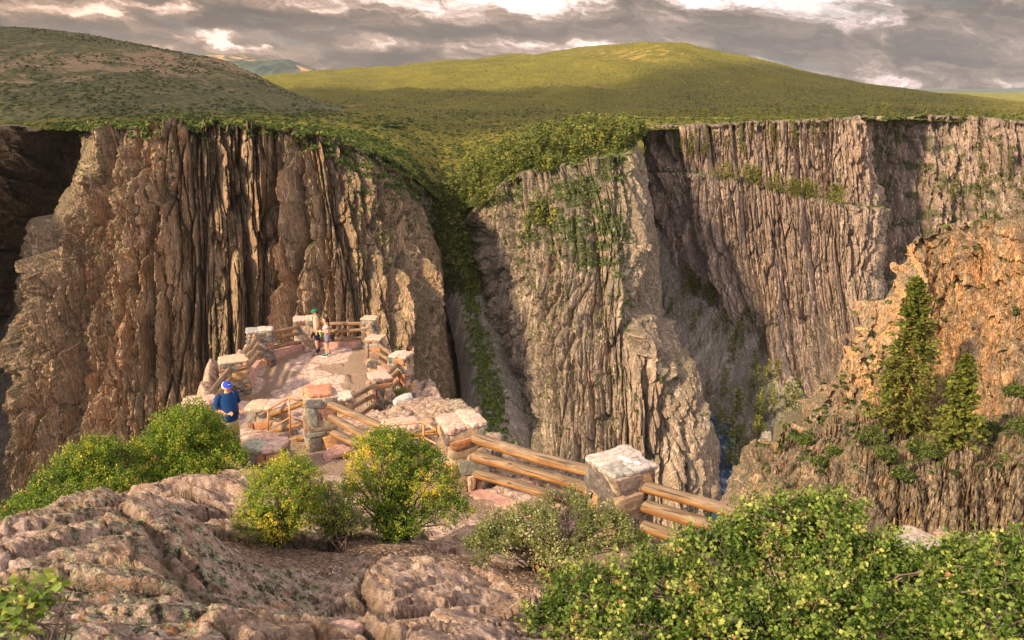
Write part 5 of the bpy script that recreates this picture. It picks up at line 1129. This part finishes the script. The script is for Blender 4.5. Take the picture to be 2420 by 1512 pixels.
# the wood on the shoulder of the buttress: too many to count, one mass
def in_poly(x, y, poly):
    ins = np.zeros(len(x), bool)
    for (a, b_) in zip(poly, poly[1:]+poly[:1]):
        c_ = ((a[1] > y) != (b_[1] > y)); ins ^= c_ & (x < a[0]+(y-a[1])*(b_[0]-a[0])/(b_[1]-a[1]+1e-9))
    return ins
def sample_surface(keys, n_, wfn, rng):
    out = []
    for k in keys:
        Pq, Nq, a, b_ = SURF[k]; w_ = wfn(a, b_, Nq, Pq)*np.maximum(Pq[:, 1], 1)**.0
        # verts are packed closely on steep rock: weigh by how flat the rock is
        s = w_.sum()
        if s <= 0: continue
        out.append(Pq[rng.choice(len(Pq), min(n_, int((w_ > 0).sum())), replace=False, p=w_/s)])
    return np.concatenate(out)
WOOD = [(1040, 500), (1060, 450), (1120, 380), (1180, 350), (1290, 310), (1380, 296), (1500, 298), (1530, 320), (1480, 352), (1420, 372), (1340, 378), (1220, 412), (1130, 470), (1090, 515)]
fp = sample_surface(['plateau'], 2600, lambda a, b_, Nq, Pq: in_poly(a, b_, WOOD)*sstep(-.25, .25, fbm(a/30, b_/18, 3, 5)), rg_)
fp2 = sample_surface(KB, 160, lambda a, b_, Nq, Pq: (b_ < 560)*(a < 1330)*(a > 1085)*sstep(.1, .5, fbm(a/40, b_/40, 3, 15)), rg_)
fp3 = sample_surface(KR, 700, lambda a, b_, Nq, Pq: (b_ < 700)*1.*(a > 1000)*(a < 1130), rg_)
fp = np.concatenate([fp, fp2, fp3]); Vs = []; Ts = []; frs = []; szs = []; Ps = []
for p in fp:
    raw = kinds[rg_.integers(4)][2]; H = rg_.uniform(6, 13); sel = rg_.choice(len(raw[0]), 34, replace=False); an = rg_.uniform(0, 6.28); ca, sa = math.cos(an), math.sin(an); Rm_ = np.array([[ca, -sa, 0], [sa, ca, 0], [0, 0, 1]])
    Ps.append((raw[0][sel]*np.array([1.15, 1.15, 1])) @ Rm_.T*H+p); frs.append(raw[2][sel] @ Rm_.T); szs.append(raw[1][sel]*H*1.75); Ts.append(np.clip(rg_.normal(.44, .2)+rg_.normal(0, .12, 34), 0, 1))
link('wood', leaves_mesh('wood', np.concatenate(Ps), np.concatenate(szs), np.concatenate(frs), np.concatenate(Ts)), M_NEED, label='conifer wood on the shoulder above the side ravine', kind='stuff')

# ---- far scrub: oak brush on rims, ledges and in the ravine
def scrub(label, P, r0, r1, seed, per=15, tm=.45, tv=.2, flat=.7):
    rng = np.random.default_rng(seed); n_ = len(P); r = rng.uniform(r0, r1, n_); idx = np.repeat(np.arange(n_), per); d = rng.normal(0, 1, (len(idx), 3)); d[:, 2] = np.abs(d[:, 2]); d /= np.linalg.norm(d, axis=1, keepdims=True)
    Q = P[idx]+d*(r[idx]*rng.uniform(.5, 1., len(idx)))[:, None]*np.array([1, 1, flat]); fr_ = rand_rot(len(idx), d, .65, rng); sz = r[idx]*rng.uniform(.55, 1.0, len(idx)); tb = rng.normal(tm, tv, n_)
    link('scrub', leaves_mesh('scrub', Q-fr_[:, 0]*(sz*.5)[:, None], sz, fr_, np.clip(tb[idx]+rng.normal(0, .1, len(idx)), 0, 1)), M_SCRUB, label=label, kind='stuff')
fl = lambda Nq: sstep(.25, .6, np.abs(Nq[:, 2]))
up_ = lambda Nq: np.clip(np.abs(Nq[:, 2]), 0, 1)
scrub('brush lining the canyon rim and plateau edge', sample_surface(['plateau'], 9000, lambda a, b_, Nq, Pq: (Pq[:, 1] < 1150)*(Pq[:, 1] > 430)*(a > -60)*(a < 2480)*(.25+sstep(-.2, .4, fbm(Pq[:, 0]/45, Pq[:, 1]/45, 3, 8)))*(1+3.5*(Pq[:, 1] < 640))*np.where((a < 1540) | (b_ < 292), 1, .3), rg_), 1.3, 3.0, 1, 13, .42)
scrub('brush on the crown of the left canyon wall', sample_surface(KA, 1500, lambda a, b_, Nq, Pq: (b_ < 330+np.maximum(a-640, 0)*.42)*fl(Nq)*(a > 190), rg_), 1.2, 2.8, 2, 14, .42)
scrub('bushes on the ledges of the left canyon wall', sample_surface(KA, 1500, lambda a, b_, Nq, Pq: fl(Nq)*(b_ > 320)*(b_ < 1150)*sstep(-.1, .4, fbm(a/50, b_/50, 3, 18)), rg_), .6, 1.5, 3, 12, .4)
scrub('bushes on the right slope of the left canyon wall', sample_surface(KA, 900, lambda a, b_, Nq, Pq: (a > 820)*(b_ > 360)*(b_ < 700)*sstep(-.1, .4, fbm(a/30, b_/30, 3, 28)), rg_), .7, 1.7, 4, 12, .4)
scrub('bushes over the upper face of the buttress', sample_surface(KB, 2600, lambda a, b_, Nq, Pq: (vegB(a, b_)+.06+.25*fl(Nq))*(b_ < 800)*(a < 1500), rg_), .7, 1.8, 5, 13, .55)
scrub('dark bushes low on the buttress', sample_surface(KB, 420, lambda a, b_, Nq, Pq: (b_ > 860)*(b_ < 1060)*sstep(.15, .4, fbm(a/26, b_/26, 3, 38)), rg_), .7, 1.6, 6, 12, .25)
scrub('bushes on the tree-lined bench and clefts of the lit wall', sample_surface(KC, 1500, lambda a, b_, Nq, Pq: fl(Nq)*.8+sstep(.3, .5, fbm(a/40, b_/30, 3, 48))*.35*(b_ > 700)+.8*np.exp(-((b_-(300+(a-1500)*.02))/22)**2)*sstep(0, .3, fbm(a/25, b_/12, 3, 58)), rg_), .7, 1.7, 7, 12, .35)
scrub('bushes over the dim wall at the far right', sample_surface(KD, 1500, lambda a, b_, Nq, Pq: vegD(a, b_)+.03, rg_), .9, 2.2, 8, 12, .32)
scrub('bright green thicket along the ravine bed', sample_surface(KR, 1900, lambda a, b_, Nq, Pq: np.exp(-((a-np.interp(b_, [470, 560, 670, 790, 915, 1035], [1060, 1078, 1100, 1128, 1155, 1172]))/np.interp(b_, [470, 700, 1035], [26, 12, 26]))**2), rg_), 1.0, 2.4, 9, 14, .72, .2)
scrub('brush in the gullies at the far left', sample_surface(KF+KL, 500, lambda a, b_, Nq, Pq: sstep(.0, .4, fbm(a/40, b_/40, 3, 68))*(a > -60)*(b_ < 1000), rg_), .8, 1.8, 10, 12, .25)
scrub('brush on the ledge and crest of the near bluff', sample_surface(KE, 650, lambda a, b_, Nq, Pq: fl(Nq)*(b_ < 1120)*(a > 1790), rg_), .2, .6, 11, 18, .3)
# larger bushes dotted over the hills
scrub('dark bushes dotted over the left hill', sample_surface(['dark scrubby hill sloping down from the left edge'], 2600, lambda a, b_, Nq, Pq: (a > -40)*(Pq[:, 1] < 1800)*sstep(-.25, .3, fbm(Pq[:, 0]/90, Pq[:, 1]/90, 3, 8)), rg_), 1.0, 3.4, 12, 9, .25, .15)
scrub('bushes dotted over the rounded hill and its crest', sample_surface(['plateau'], 5200, lambda a, b_, Nq, Pq: (Pq[:, 1] > 1150)*(Pq[:, 1] < 4300)*(a > 500)*(.3+sstep(-.2, .3, fbm(Pq[:, 0]/160, Pq[:, 1]/160, 3, 9))), rg_), 1.2, 3.6, 13, 8, .45, .15)
# ================================================================ people
def flat_mat(name, c, rough=.8, var=.15, sc=30):
    m, nt, b = mat(name); n = N(nt); lo = tuple(x*(1-var) for x in c); hi = tuple(min(1, x*(1+var)) for x in c)
    n.put(b.inputs['Base Color'], n.mix(n.noise(n.coord(), sc, 3), lo, hi)); b.inputs['Roughness'].default_value = rough; return m
M_SKIN = flat_mat('tanned_skin', (.62, .30, .18), .55, .08); M_SKIN2 = flat_mat('fair_skin', (.66, .36, .24), .55, .08)
M_WH = flat_mat('white_hair', (.75, .72, .68)); M_BH = flat_mat('dark_brown_hair', (.035, .02, .012))
M_BLUE = flat_mat('royal_blue_cap', (.012, .05, .42), .7); M_NAVY = flat_mat('blue_tee', (.006, .038, .13), .85, .25, 9); M_KH = flat_mat('khaki_cloth', (.36, .30, .20))
M_GRN = flat_mat('green_cap_cloth', (.008, .15, .085)); M_TAN = flat_mat('grey_tan_shirt', (.40, .31, .25)); M_TAN2 = flat_mat('brown_sleeve', (.24, .15, .09)); M_DK = flat_mat('black_cloth', (.012, .012, .014)); M_NV2 = flat_mat('navy_shorts', (.014, .024, .085))
M_SUE = flat_mat('suede', (.28, .22, .15)); M_GRS = flat_mat('slate_shorts', (.15, .14, .20)); M_TEAL = flat_mat('teal_shoe', (.01, .12, .15)); M_WHT = flat_mat('white_rubber', (.75, .75, .72)); M_NEON = flat_mat('neon_cord', (.25, .85, .12))
M_EYE = flat_mat('dark_eye', (.02, .015, .012), .3); M_LIP = flat_mat('lips', (.42, .14, .11))
m, nt, b = mat('striped_tee'); n = N(nt); zc = n.sep(n.coord())[2]
n.put(b.inputs['Base Color'], n.mix(n.ramp(n.math('FRACT', n.math('MULTIPLY', zc, 17.)), [(.46, 0.), (.5, 1.)], 'CONSTANT'), (.45, .035, .045), (.72, .62, .58))); M_STR = m
m, nt, b = mat('phone_screen'); b.inputs['Base Color'].default_value = (.08, .16, .24, 1); b.inputs['Roughness'].default_value = .12; M_SCR = m
def skin_body(name, root, chains, mt, sub=2, origin=0):
    """chains of ((x, y, z), radius); a chain's first entry may be the name of an earlier vertex"""
    V = []; E = []; Rr = []; names = {}
    for ch in chains:
        prev = None
        for it in ch:
            if isinstance(it, str): prev = names[it]; continue
            nm = it[2] if len(it) > 2 else None; V.append(it[0]); Rr.append(it[1]); i = len(V)-1
            if nm: names[nm] = i
            if prev is not None: E.append((prev, i))
            prev = i
    me = bpy.data.meshes.new(name); me.from_pydata([tuple(v_) for v_ in V], E, [])
    o = link(name, me, mt, root); md = o.modifiers.new('skin', 'SKIN'); md.use_smooth_shade = True
    if not me.skin_vertices: me.attributes.new('skin', 'FLOAT', 'POINT')
    for i, sv in enumerate(me.skin_vertices[0].data): sv.radius = (Rr[i], Rr[i]) if not isinstance(Rr[i], tuple) else Rr[i]; sv.use_root = (i == origin)
    s = o.modifiers.new('sub', 'SUBSURF'); s.levels = sub; s.render_levels = sub; return o
def hand(wr, d, side, up, r=.0085, curl=.5):
    """five finger chains rooted in a palm; wr wrist, d pointing direction, side towards the thumb"""
    wr, d, side, up = Vector(wr), Vector(d).normalized(), Vector(side).normalized(), Vector(up).normalized(); palm = wr+d*.075; ch = []
    ch.append(['wrist', (tuple(wr+d*.04), .026, 'palm'), (tuple(palm), .024, 'knuckle')])
    for k, (off, L) in enumerate(((.028, .070), (.010, .078), (-.010, .072), (-.028, .056))):
        a = palm+side*off+d*.012; b_ = a+(d*(1-curl*.3)-up*curl*.5).normalized()*L*.5; c = b_+(d*(1-curl)-up*curl).normalized()*L*.5
        ch.append(['knuckle', (tuple(a), r*1.15), (tuple(b_), r), (tuple(c), r*.85)])
    t0 = wr+d*.03+side*.030; t1 = t0+(side*.7+d*.8).normalized()*.035; t2 = t1+(d*.9-up*.4).normalized()*.028
    ch.append(['palm', (tuple(t0), r*1.3), (tuple(t1), r*1.15), (tuple(t2), r*.95)])
    return ch
def rename(ch, suf):
    return [[(it+suf if isinstance(it, str) else (it[0], it[1], it[2]+suf) if len(it) > 2 else it) for it in c] for c in ch]
def loft_rings(rings, ns=20):
    P = []
    for (x, y, z, rx, ry) in rings:
        a = np.linspace(0, 2*math.pi, ns, endpoint=False); P.append(np.stack([x+np.cos(a)*rx, y+np.sin(a)*ry, np.full(ns, z)], -1))
    P = np.array(P); P = np.concatenate([P[:1].mean(1, keepdims=True)+0*P[:1], P, P[-1:].mean(1, keepdims=True)+0*P[-1:]], 0); nr = len(P)
    i = np.arange(nr-1)[:, None]*ns+np.arange(ns)[None, :]; j = np.arange(nr-1)[:, None]*ns+(np.arange(ns)+1)[None, :] % ns
    return P.reshape(-1, 3), np.stack([i, j, j+ns, i+ns], -1).reshape(-1, 4)
def part(name, vf, mt, parent): return link(name, np_mesh(name, *vf), mt, parent)
def head_chain(nk, f=Vector((1, 0, 0)), s=Vector((0, 1, 0)), down=0.):
    """neck to crown with jaw, nose and ears; f is the way the face looks"""
    nk = Vector(nk); u = Vector((0, 0, 1)); c = nk+u*.10+f*.02
    ch = [['neck', (tuple(nk+u*.05+f*.010), .050, 'h0'), (tuple(c+f*.005), .068, 'h1'), (tuple(c+u*.055), .080, 'h2'), (tuple(c+u*.11-f*.008), .070, 'h3')]]
    ch.append(['h1', (tuple(c+f*.050-u*.028), .030)]); ch.append(['h1', (tuple(c+f*.078+u*.022), .014, 'n'), (tuple(c+f*.098+u*.012), .011)])
    for q_ in (1, -1): ch.append(['h2', (tuple(c+s*.074*q_+u*.03-f*.005), .014), (tuple(c+s*.086*q_+u*.038-f*.01), .011)])
    return ch, c
def face(root, c, f, s):
    u = Vector((0, 0, 1))
    for q_ in (1, -1): part('eye', tube([c+f*.070+s*(.030*q_-.009)+u*.042, c+f*.076+s*.030*q_+u*.044, c+f*.070+s*(.030*q_+.009)+u*.042], [.003, .007, .003], 6), M_EYE, root)
    part('mouth', tube([c+f*.072-s*.022-u*.022, c+f*.081-u*.022, c+f*.072+s*.022-u*.022], [.003, .006, .003], 6), M_LIP, root)
def cap(root, c, f, s, mt, logo=None):
    u = Vector((0, 0, 1)); top = c+u*.062-f*.004; V_, F_ = [], []
    nr, ns = 9, 24; P = []
    for k in range(nr):
        e = k/(nr-1)*math.pi/2
        P.append([list(top+f*math.cos(a)*math.cos(e)*.108+s*math.sin(a)*math.cos(e)*.094+u*(math.sin(e)*.092)) for a in np.linspace(0, 2*math.pi, ns, endpoint=False)])
    P = np.array(P); i = np.arange(nr-1)[:, None]*ns+np.arange(ns)[None, :]; j = np.arange(nr-1)[:, None]*ns+(np.arange(ns)+1)[None, :] % ns
    k_ = part('cap', (P.reshape(-1, 3), np.stack([i, j, j+ns, i+ns], -1).reshape(-1, 4)), mt, root)
    B_ = []
    for q_ in np.linspace(0, 1, 6):
        B_.append([list(top+f*(.088*math.cos(a)+q_*.085*math.cos(a*.9))+s*math.sin(a)*(.090-.012*q_)+u*(.006-.022*q_-.012*math.sin(a)**2)) for a in np.linspace(-1.25, 1.25, 14)])
    B_ = np.array(B_); Bt = B_+np.array([0, 0, .006]); P = np.concatenate([B_[::-1], Bt], 0); part('brim', (P.reshape(-1, 3), grid_faces(len(P), 14)), mt, k_)
    part('button', tube([top+u*.088, top+u*.098], [.010, .006], 8), mt, k_)
    if logo == 'mark':
        for t_ in (-.026, -.013, 0, .013, .026): part('lettering', tube([top+f*.106+s*t_+u*.030+f*(-abs(t_)*.12), top+f*.102+s*(t_+.003)+u*.046+f*(-abs(t_)*.12)], .0042, 6), M_WHT, k_)
    elif logo == 'dot': part('emblem', tube([top+f*.100+u*.036, top+f*.103+u*.037], .014, 8), M_WHT, k_)
    return k_
def person(x, y, rz, label, kind):
    z = gz(x, y)-.01; root = empty('person', (x, y, z), rz, label=label, cat='person'); f, s, u = Vector((1, 0, 0)), Vector((0, 1, 0)), Vector((0, 0, 1))
    if kind == 'blue':
        H = 1.0; hd, c = head_chain((.03, 0, 1.50)); sk = M_SKIN
        L = [[((0, 0, .98), .13, 'pel'), ((.02, 0, 1.14), .14), ((.01, 0, 1.32), .13, 'ch'), ((.01, 0, 1.47), .065, 'neck')]]+hd
        arms = {1: [(-.01, .20, 1.42), (-.05, .27, 1.16), (.20, .17, 1.05)], -1: [(-.01, -.20, 1.42), (-.03, -.29, 1.15), (.18, -.10, 1.06)]}
        for q_ in (1, -1):
            a = arms[q_]; L.append(['ch', (a[0], .062), (tuple((Vector(a[0])+Vector(a[1]))/2), .052), (a[1], .044), (tuple((Vector(a[1])+Vector(a[2]))/2), .040), (a[2], .027, 'wrist%d' % q_)])
            d = Vector((.75, -.35*q_, .05)); L += [[(it.replace('wrist', 'wrist%d' % q_) if it == 'wrist' else it+str(q_)) if isinstance(it, str) else ((it[0], it[1], it[2]+str(q_)) if len(it) > 2 else it) for it in ch] for ch in hand(a[2], d, Vector((.1, -.4*q_, .8)), Vector((.2, -.9*q_, .1)), curl=.6)]
            L.append(['pel', ((0, .10*q_, .90), .095), ((.02, .12*q_, .50), .062), ((-.01, .13*q_, .10), .042), ((.10, .14*q_, .035), .036), ((.17, .15*q_, .03), .026)])
        skin_body('body', root, L, sk)
        sh = part('shirt', loft_rings([(.01, 0, .84, .155, .180), (.02, 0, .87, .165, .190), (.04, 0, .97, .18, .196), (.05, 0, 1.08, .185, .196), (.035, 0, 1.18, .17, .195), (.02, 0, 1.30, .15, .205), (.005, 0, 1.40, .135, .215), (0, 0, 1.455, .10, .15), (.012, 0, 1.495, .066, .078)]), M_NAVY, root)
        for q_ in (1, -1): a = arms[q_]; e = Vector(a[0]).lerp(Vector(a[1]), .88); part('sleeve', tube([Vector(a[0])+Vector((0, -.05*q_, .015)), Vector(a[0])+Vector((0, .005*q_, 0)), Vector(a[0]).lerp(Vector(a[1]), .5), e, e+Vector((0, 0, -.004))], [.064, .072, .068, .074, .072], 14), M_NAVY, sh)
        part('trousers', loft_rings([(0, 0, .58, .14, .20), (0, 0, .80, .15, .205), (.01, 0, .92, .155, .20)]), M_KH, root)
        for q_ in (1, -1): part('trouser_leg', tube([(0, .10*q_, .88), (.02, .12*q_, .5), (-.01, .13*q_, .10), (-.01, .13*q_, .06)], [.115, .088, .072, .07], 12), M_KH, root); part('shoe', tube([(-.08, .13*q_, .05), (0, .135*q_, .055), (.10, .14*q_, .045), (.20, .15*q_, .03)], [.04, .055, .052, .03], 10), M_SUE, root)
        face(root, c, f, s); part('hair', loft_rings([(-.022, 0, c.z-.03, .058, .070), (-.020, 0, c.z+.02, .072, .086), (-.012, 0, c.z+.07, .078, .090), (-.008, 0, c.z+.12, .05, .06)]), M_WH, root)
        cap(root, c, f, s, M_BLUE, 'mark')
        ph = empty('phone', (0, 0, 0), label='dark smartphone held in both hands by the man in the blue shirt', cat='phone')
        M4 = Matrix.Translation((x, y, z)) @ Matrix.Rotation(rz, 4, 'Z'); pos = M4 @ Vector((.315, .02, 1.095)); ph.location = pos; ph.rotation_euler = (R(-38), R(10), rz+R(60))
        for (nm, sx, sy, sz, oz, mt) in (('case', .078, .155, .010, 0, M_DK), ('screen', .066, .142, .002, .0062, M_SCR)):
            bm = bmesh.new(); bmesh.ops.create_cube(bm, size=1); bmesh.ops.scale(bm, vec=(sx, sy, sz), verts=bm.verts); bmesh.ops.translate(bm, vec=(0, 0, oz), verts=bm.verts); bmesh.ops.bevel(bm, geom=bm.edges[:], offset=min(sz*.4, .004), segments=2)
            me = bpy.data.meshes.new(nm); bm.to_mesh(me); bm.free(); link(nm, me, mt, ph)
        return root
    if kind == 'man':
        sk = M_SKIN; hd, c = head_chain((.02, 0, 1.52)); L = [[((0, 0, .97), .105, 'pel'), ((0, 0, 1.15), .105), ((0, 0, 1.34), .115, 'ch'), ((0, 0, 1.49), .055, 'neck')]]+hd
        arms = {1: [(0, .18, 1.44), (-.03, .235, 1.17), (.05, .235, .94)], -1: [(0, -.18, 1.44), (.0, -.235, 1.17), (.10, -.22, .95)]}; legs = [((0, 0, .90), .085), ((.03, 0, .50), .056), ((0, 0, .10), .036)]
    else:
        sk = M_SKIN2; hd, c = head_chain((.03, 0, 1.26)); L = [[((0, 0, .82), .095, 'pel'), ((0, 0, .97), .085), ((0, 0, 1.12), .09, 'ch'), ((.01, 0, 1.23), .046, 'neck')]]+hd
        arms = {1: [(0, .145, 1.19), (-.03, .19, .97), (.19, .12, 1.0)], -1: [(0, -.145, 1.19), (-.02, -.19, .96), (.19, -.10, .99)]}; legs = [((0, 0, .76), .085), ((.02, 0, .42), .055), ((0, 0, .085), .034)]
    for q_ in (1, -1):
        a = arms[q_]; k_ = .85 if kind == 'woman' else 1; L.append(['ch', (a[0], .055*k_), (tuple((Vector(a[0])+Vector(a[1]))/2), .046*k_), (a[1], .038*k_), (tuple((Vector(a[1])+Vector(a[2]))/2), .035*k_), (a[2], .024*k_, 'wrist%d' % q_)])
        d = Vector((.2, 0, -1)) if kind == 'man' else Vector((.9, -.3*q_, .15)); L += [[(it.replace('wrist', 'wrist%d' % q_) if it == 'wrist' else it+str(q_)) if isinstance(it, str) else ((it[0], it[1], it[2]+str(q_)) if len(it) > 2 else it) for it in ch] for ch in hand(a[2], d, Vector((1, 0, .2)) if kind == 'man' else Vector((0, -.2*q_, 1)), Vector((0, q_, 0)), curl=.45)]
        w_ = .095 if kind == 'man' else .085; st = .06 if q_ > 0 else -.04
        L.append(['pel']+[((p[0]+st*(1-p[2]), w_*q_, p[2]), r_) for (p, r_) in legs]+[((.10+st, (w_+.015)*q_, .035), .03), ((.16+st, (w_+.02)*q_, .03), .024)])
    skin_body('body', root, L, sk); face(root, c, f, s)
    if kind == 'man':
        sh = part('shirt', loft_rings([(.0, 0, .84, .125, .165), (.005, 0, .95, .13, .172), (.01, 0, 1.12, .125, .168), (.005, 0, 1.30, .13, .185), (0, 0, 1.40, .115, .19), (0, 0, 1.46, .085, .13), (.012, 0, 1.51, .055, .065)]), M_TAN, root)
        for q_ in (1, -1): a = arms[q_]; part('sleeve', tube([Vector(a[0])+Vector((0, -.04*q_, .01)), a[0], Vector(a[0]).lerp(Vector(a[1]), .5), a[1], Vector(a[1]).lerp(Vector(a[2]), .75)], [.066, .070, .062, .055, .048], 12), M_TAN2, sh)
        sb = part('shorts', loft_rings([(0, 0, .80, .125, .172), (0, 0, .90, .13, .172), (0, 0, .96, .12, .16)]), M_NV2, root)
        for q_ in (1, -1):
            st = .06 if q_ > 0 else -.04; part('shorts_leg', tube([(0, .09*q_, .88), (.02, .10*q_, .72), (.025, .10*q_, .60)], [.10, .098, .098], 12), M_NV2 if q_ > 0 else M_DK, sb)
            part('sock', tube([(st*.85, .095*q_, .24), (st*.95, .095*q_, .08)], [.048, .046], 10), M_NV2, root); part('shoe', tube([(st-.07, .095*q_, .045), (st+.01, .10*q_, .055), (st+.10, .11*q_, .045), (st+.20, .12*q_, .03)], [.038, .052, .048, .028], 10), M_SUE, root)
        part('hair', loft_rings([(-.025, 0, c.z+.0, .055, .070), (-.018, 0, c.z+.05, .076, .086), (-.01, 0, c.z+.10, .07, .08)]), M_BH, root)
        cap(root, c, f, s, M_GRN, 'dot')
        M4 = Matrix.Translation((x, y, z)) @ Matrix.Rotation(rz, 4, 'Z')
        cm = empty('camera_on_strap', M4 @ Vector((.17, .16, .86)), rz, label='black camera hanging on a long strap across the man in the green cap', cat='camera')
        part('strap', tube([Vector(p)-Vector((.17, .16, .86)) for p in ((.0, -.11, 1.50), (.11, -.08, 1.42), (.155, .02, 1.25), (.165, .10, 1.05), (.17, .15, .92))], .013, 6), M_DK, cm)
        bm = bmesh.new(); bmesh.ops.create_cube(bm, size=1); bmesh.ops.scale(bm, vec=(.07, .13, .10), verts=bm.verts); bmesh.ops.bevel(bm, geom=bm.edges[:], offset=.012, segments=2); me = bpy.data.meshes.new('camera_body'); bm.to_mesh(me); bm.free(); link('camera_body', me, M_DK, cm)
        part('lens', tube([(.03, 0, -.01), (.06, 0, -.05), (.07, 0, -.14)], [.04, .042, .038], 12), M_DK, cm)
    else:
        sh = part('shirt', loft_rings([(.0, 0, .86, .115, .145), (.005, 0, .96, .108, .135), (.03, 0, 1.08, .125, .145), (.015, 0, 1.15, .11, .15), (0, 0, 1.21, .08, .105), (.012, 0, 1.25, .048, .055)]), M_STR, root)
        for q_ in (1, -1): a = arms[q_]; part('sleeve', tube([Vector(a[0])+Vector((0, -.03*q_, .01)), a[0], Vector(a[0]).lerp(Vector(a[1]), .42)], [.055, .058, .056], 12), M_STR, sh)
        sb = part('shorts', loft_rings([(-.01, 0, .68, .125, .165), (-.01, 0, .76, .13, .162), (0, 0, .88, .11, .14)]), M_GRS, root)
        for q_ in (1, -1):
            st = .06 if q_ > 0 else -.04; part('shorts_leg', tube([(0, .08*q_, .74), (.01, .085*q_, .62), (.012, .088*q_, .56)], [.095, .097, .099], 12), M_GRS, sb)
            part('shoe', tube([(st-.06, .085*q_, .06), (st+.01, .09*q_, .065), (st+.09, .10*q_, .055), (st+.17, .105*q_, .04)], [.036, .046, .042, .026], 10), M_TEAL, root); part('sole', tube([(st-.07, .087*q_, .025), (st+.01, .09*q_, .022), (st+.10, .10*q_, .022), (st+.185, .105*q_, .024)], [.034, .044, .042, .022], 10), M_WHT, root)
        hr = part('hair', loft_rings([(-.025, 0, c.z-.02, .055, .068), (-.02, 0, c.z+.03, .080, .086), (-.012, 0, c.z+.08, .092, .092), (-.006, 0, c.z+.13, .080, .080), (-.002, 0, c.z+.16, .045, .05)]), M_BH, root)
        part('ponytail', tube([(c.x-.09, 0, c.z+.07), (c.x-.13, 0, c.z+.02), (c.x-.145, 0, c.z-.08), (c.x-.13, 0, c.z-.18)], [.03, .038, .032, .012], 10), M_BH, root); part('hair_band', tube([(c.x-.085, 0, c.z+.075), (c.x-.105, 0, c.z+.055)], .034, 10), flat_mat('blue_band', (.08, .16, .3)), root)
        M4 = Matrix.Translation((x, y, z)) @ Matrix.Rotation(rz, 4, 'Z'); bp = Vector((-.20, .12, .74))
        bg_ = empty('shoulder_bag', M4 @ bp, rz, label='small black bag slung behind the hip of the woman in stripes', cat='bag')
        bm = bmesh.new(); bmesh.ops.create_cube(bm, size=1); bmesh.ops.scale(bm, vec=(.13, .08, .24), verts=bm.verts); bmesh.ops.bevel(bm, geom=bm.edges[:], offset=.02, segments=3); me = bpy.data.meshes.new('pouch'); bm.to_mesh(me); bm.free(); link('pouch', me, M_DK, bg_)
        part('strap', tube([Vector(p)-bp for p in ((.05, -.10, 1.24), (-.02, -.02, 1.27), (-.09, .08, 1.20), (-.15, .12, 1.0), (-.19, .12, .85))], .010, 6), M_DK, bg_)
        ln = empty('lanyard', M4 @ Vector((.25, 0, .95)), rz, label='neon green cord dangling from the hands of the woman in stripes', cat='lanyard')
        part('cord', tube([(0, 0, .06), (.02, .02, -.04), (-.03, .05, -.12), (.01, .02, -.20), (-.02, .03, -.10), (.01, 0, .02)], .014, 6), M_NEON, ln)
    return root
p = at(752, 827, 28.8); person(p.x, p.y, R(205), 'man in a green cap and grey-tan top at the far railing', 'man')
p = at(775, 830, 28.6); person(p.x, p.y, R(196), 'woman with a dark ponytail in a red striped tee and slate shorts', 'woman')
p = at(545, 1020, 16.4); person(p.x, p.y, R(-42), 'white-haired man in a blue cap and blue tee walking up the path with a phone', 'blue')
# ================================================================ evening air
m = bpy.data.materials.new('evening_air'); m.use_nodes = True; nt = m.node_tree; nt.nodes.clear()
o_ = nt.nodes.new('ShaderNodeOutputMaterial'); v_ = nt.nodes.new('ShaderNodeVolumePrincipled'); nt.links.new(v_.outputs[0], o_.inputs['Volume'])
v_.inputs['Color'].default_value = (.86, .90, 1, 1); v_.inputs['Density'].default_value = HAZE; v_.inputs['Anisotropy'].default_value = .1
b_ = 17500.
bm = bmesh.new(); bmesh.ops.create_cube(bm, size=1); bmesh.ops.scale(bm, vec=(2*b_, 2*b_, 1531.), verts=bm.verts); bmesh.ops.translate(bm, vec=(0, 0, 1200-1531/2), verts=bm.verts)
me = bpy.data.meshes.new('haze'); bm.to_mesh(me); bm.free()
link('haze', me, m, label='thin evening haze filling the canyon air', kind='stuff')
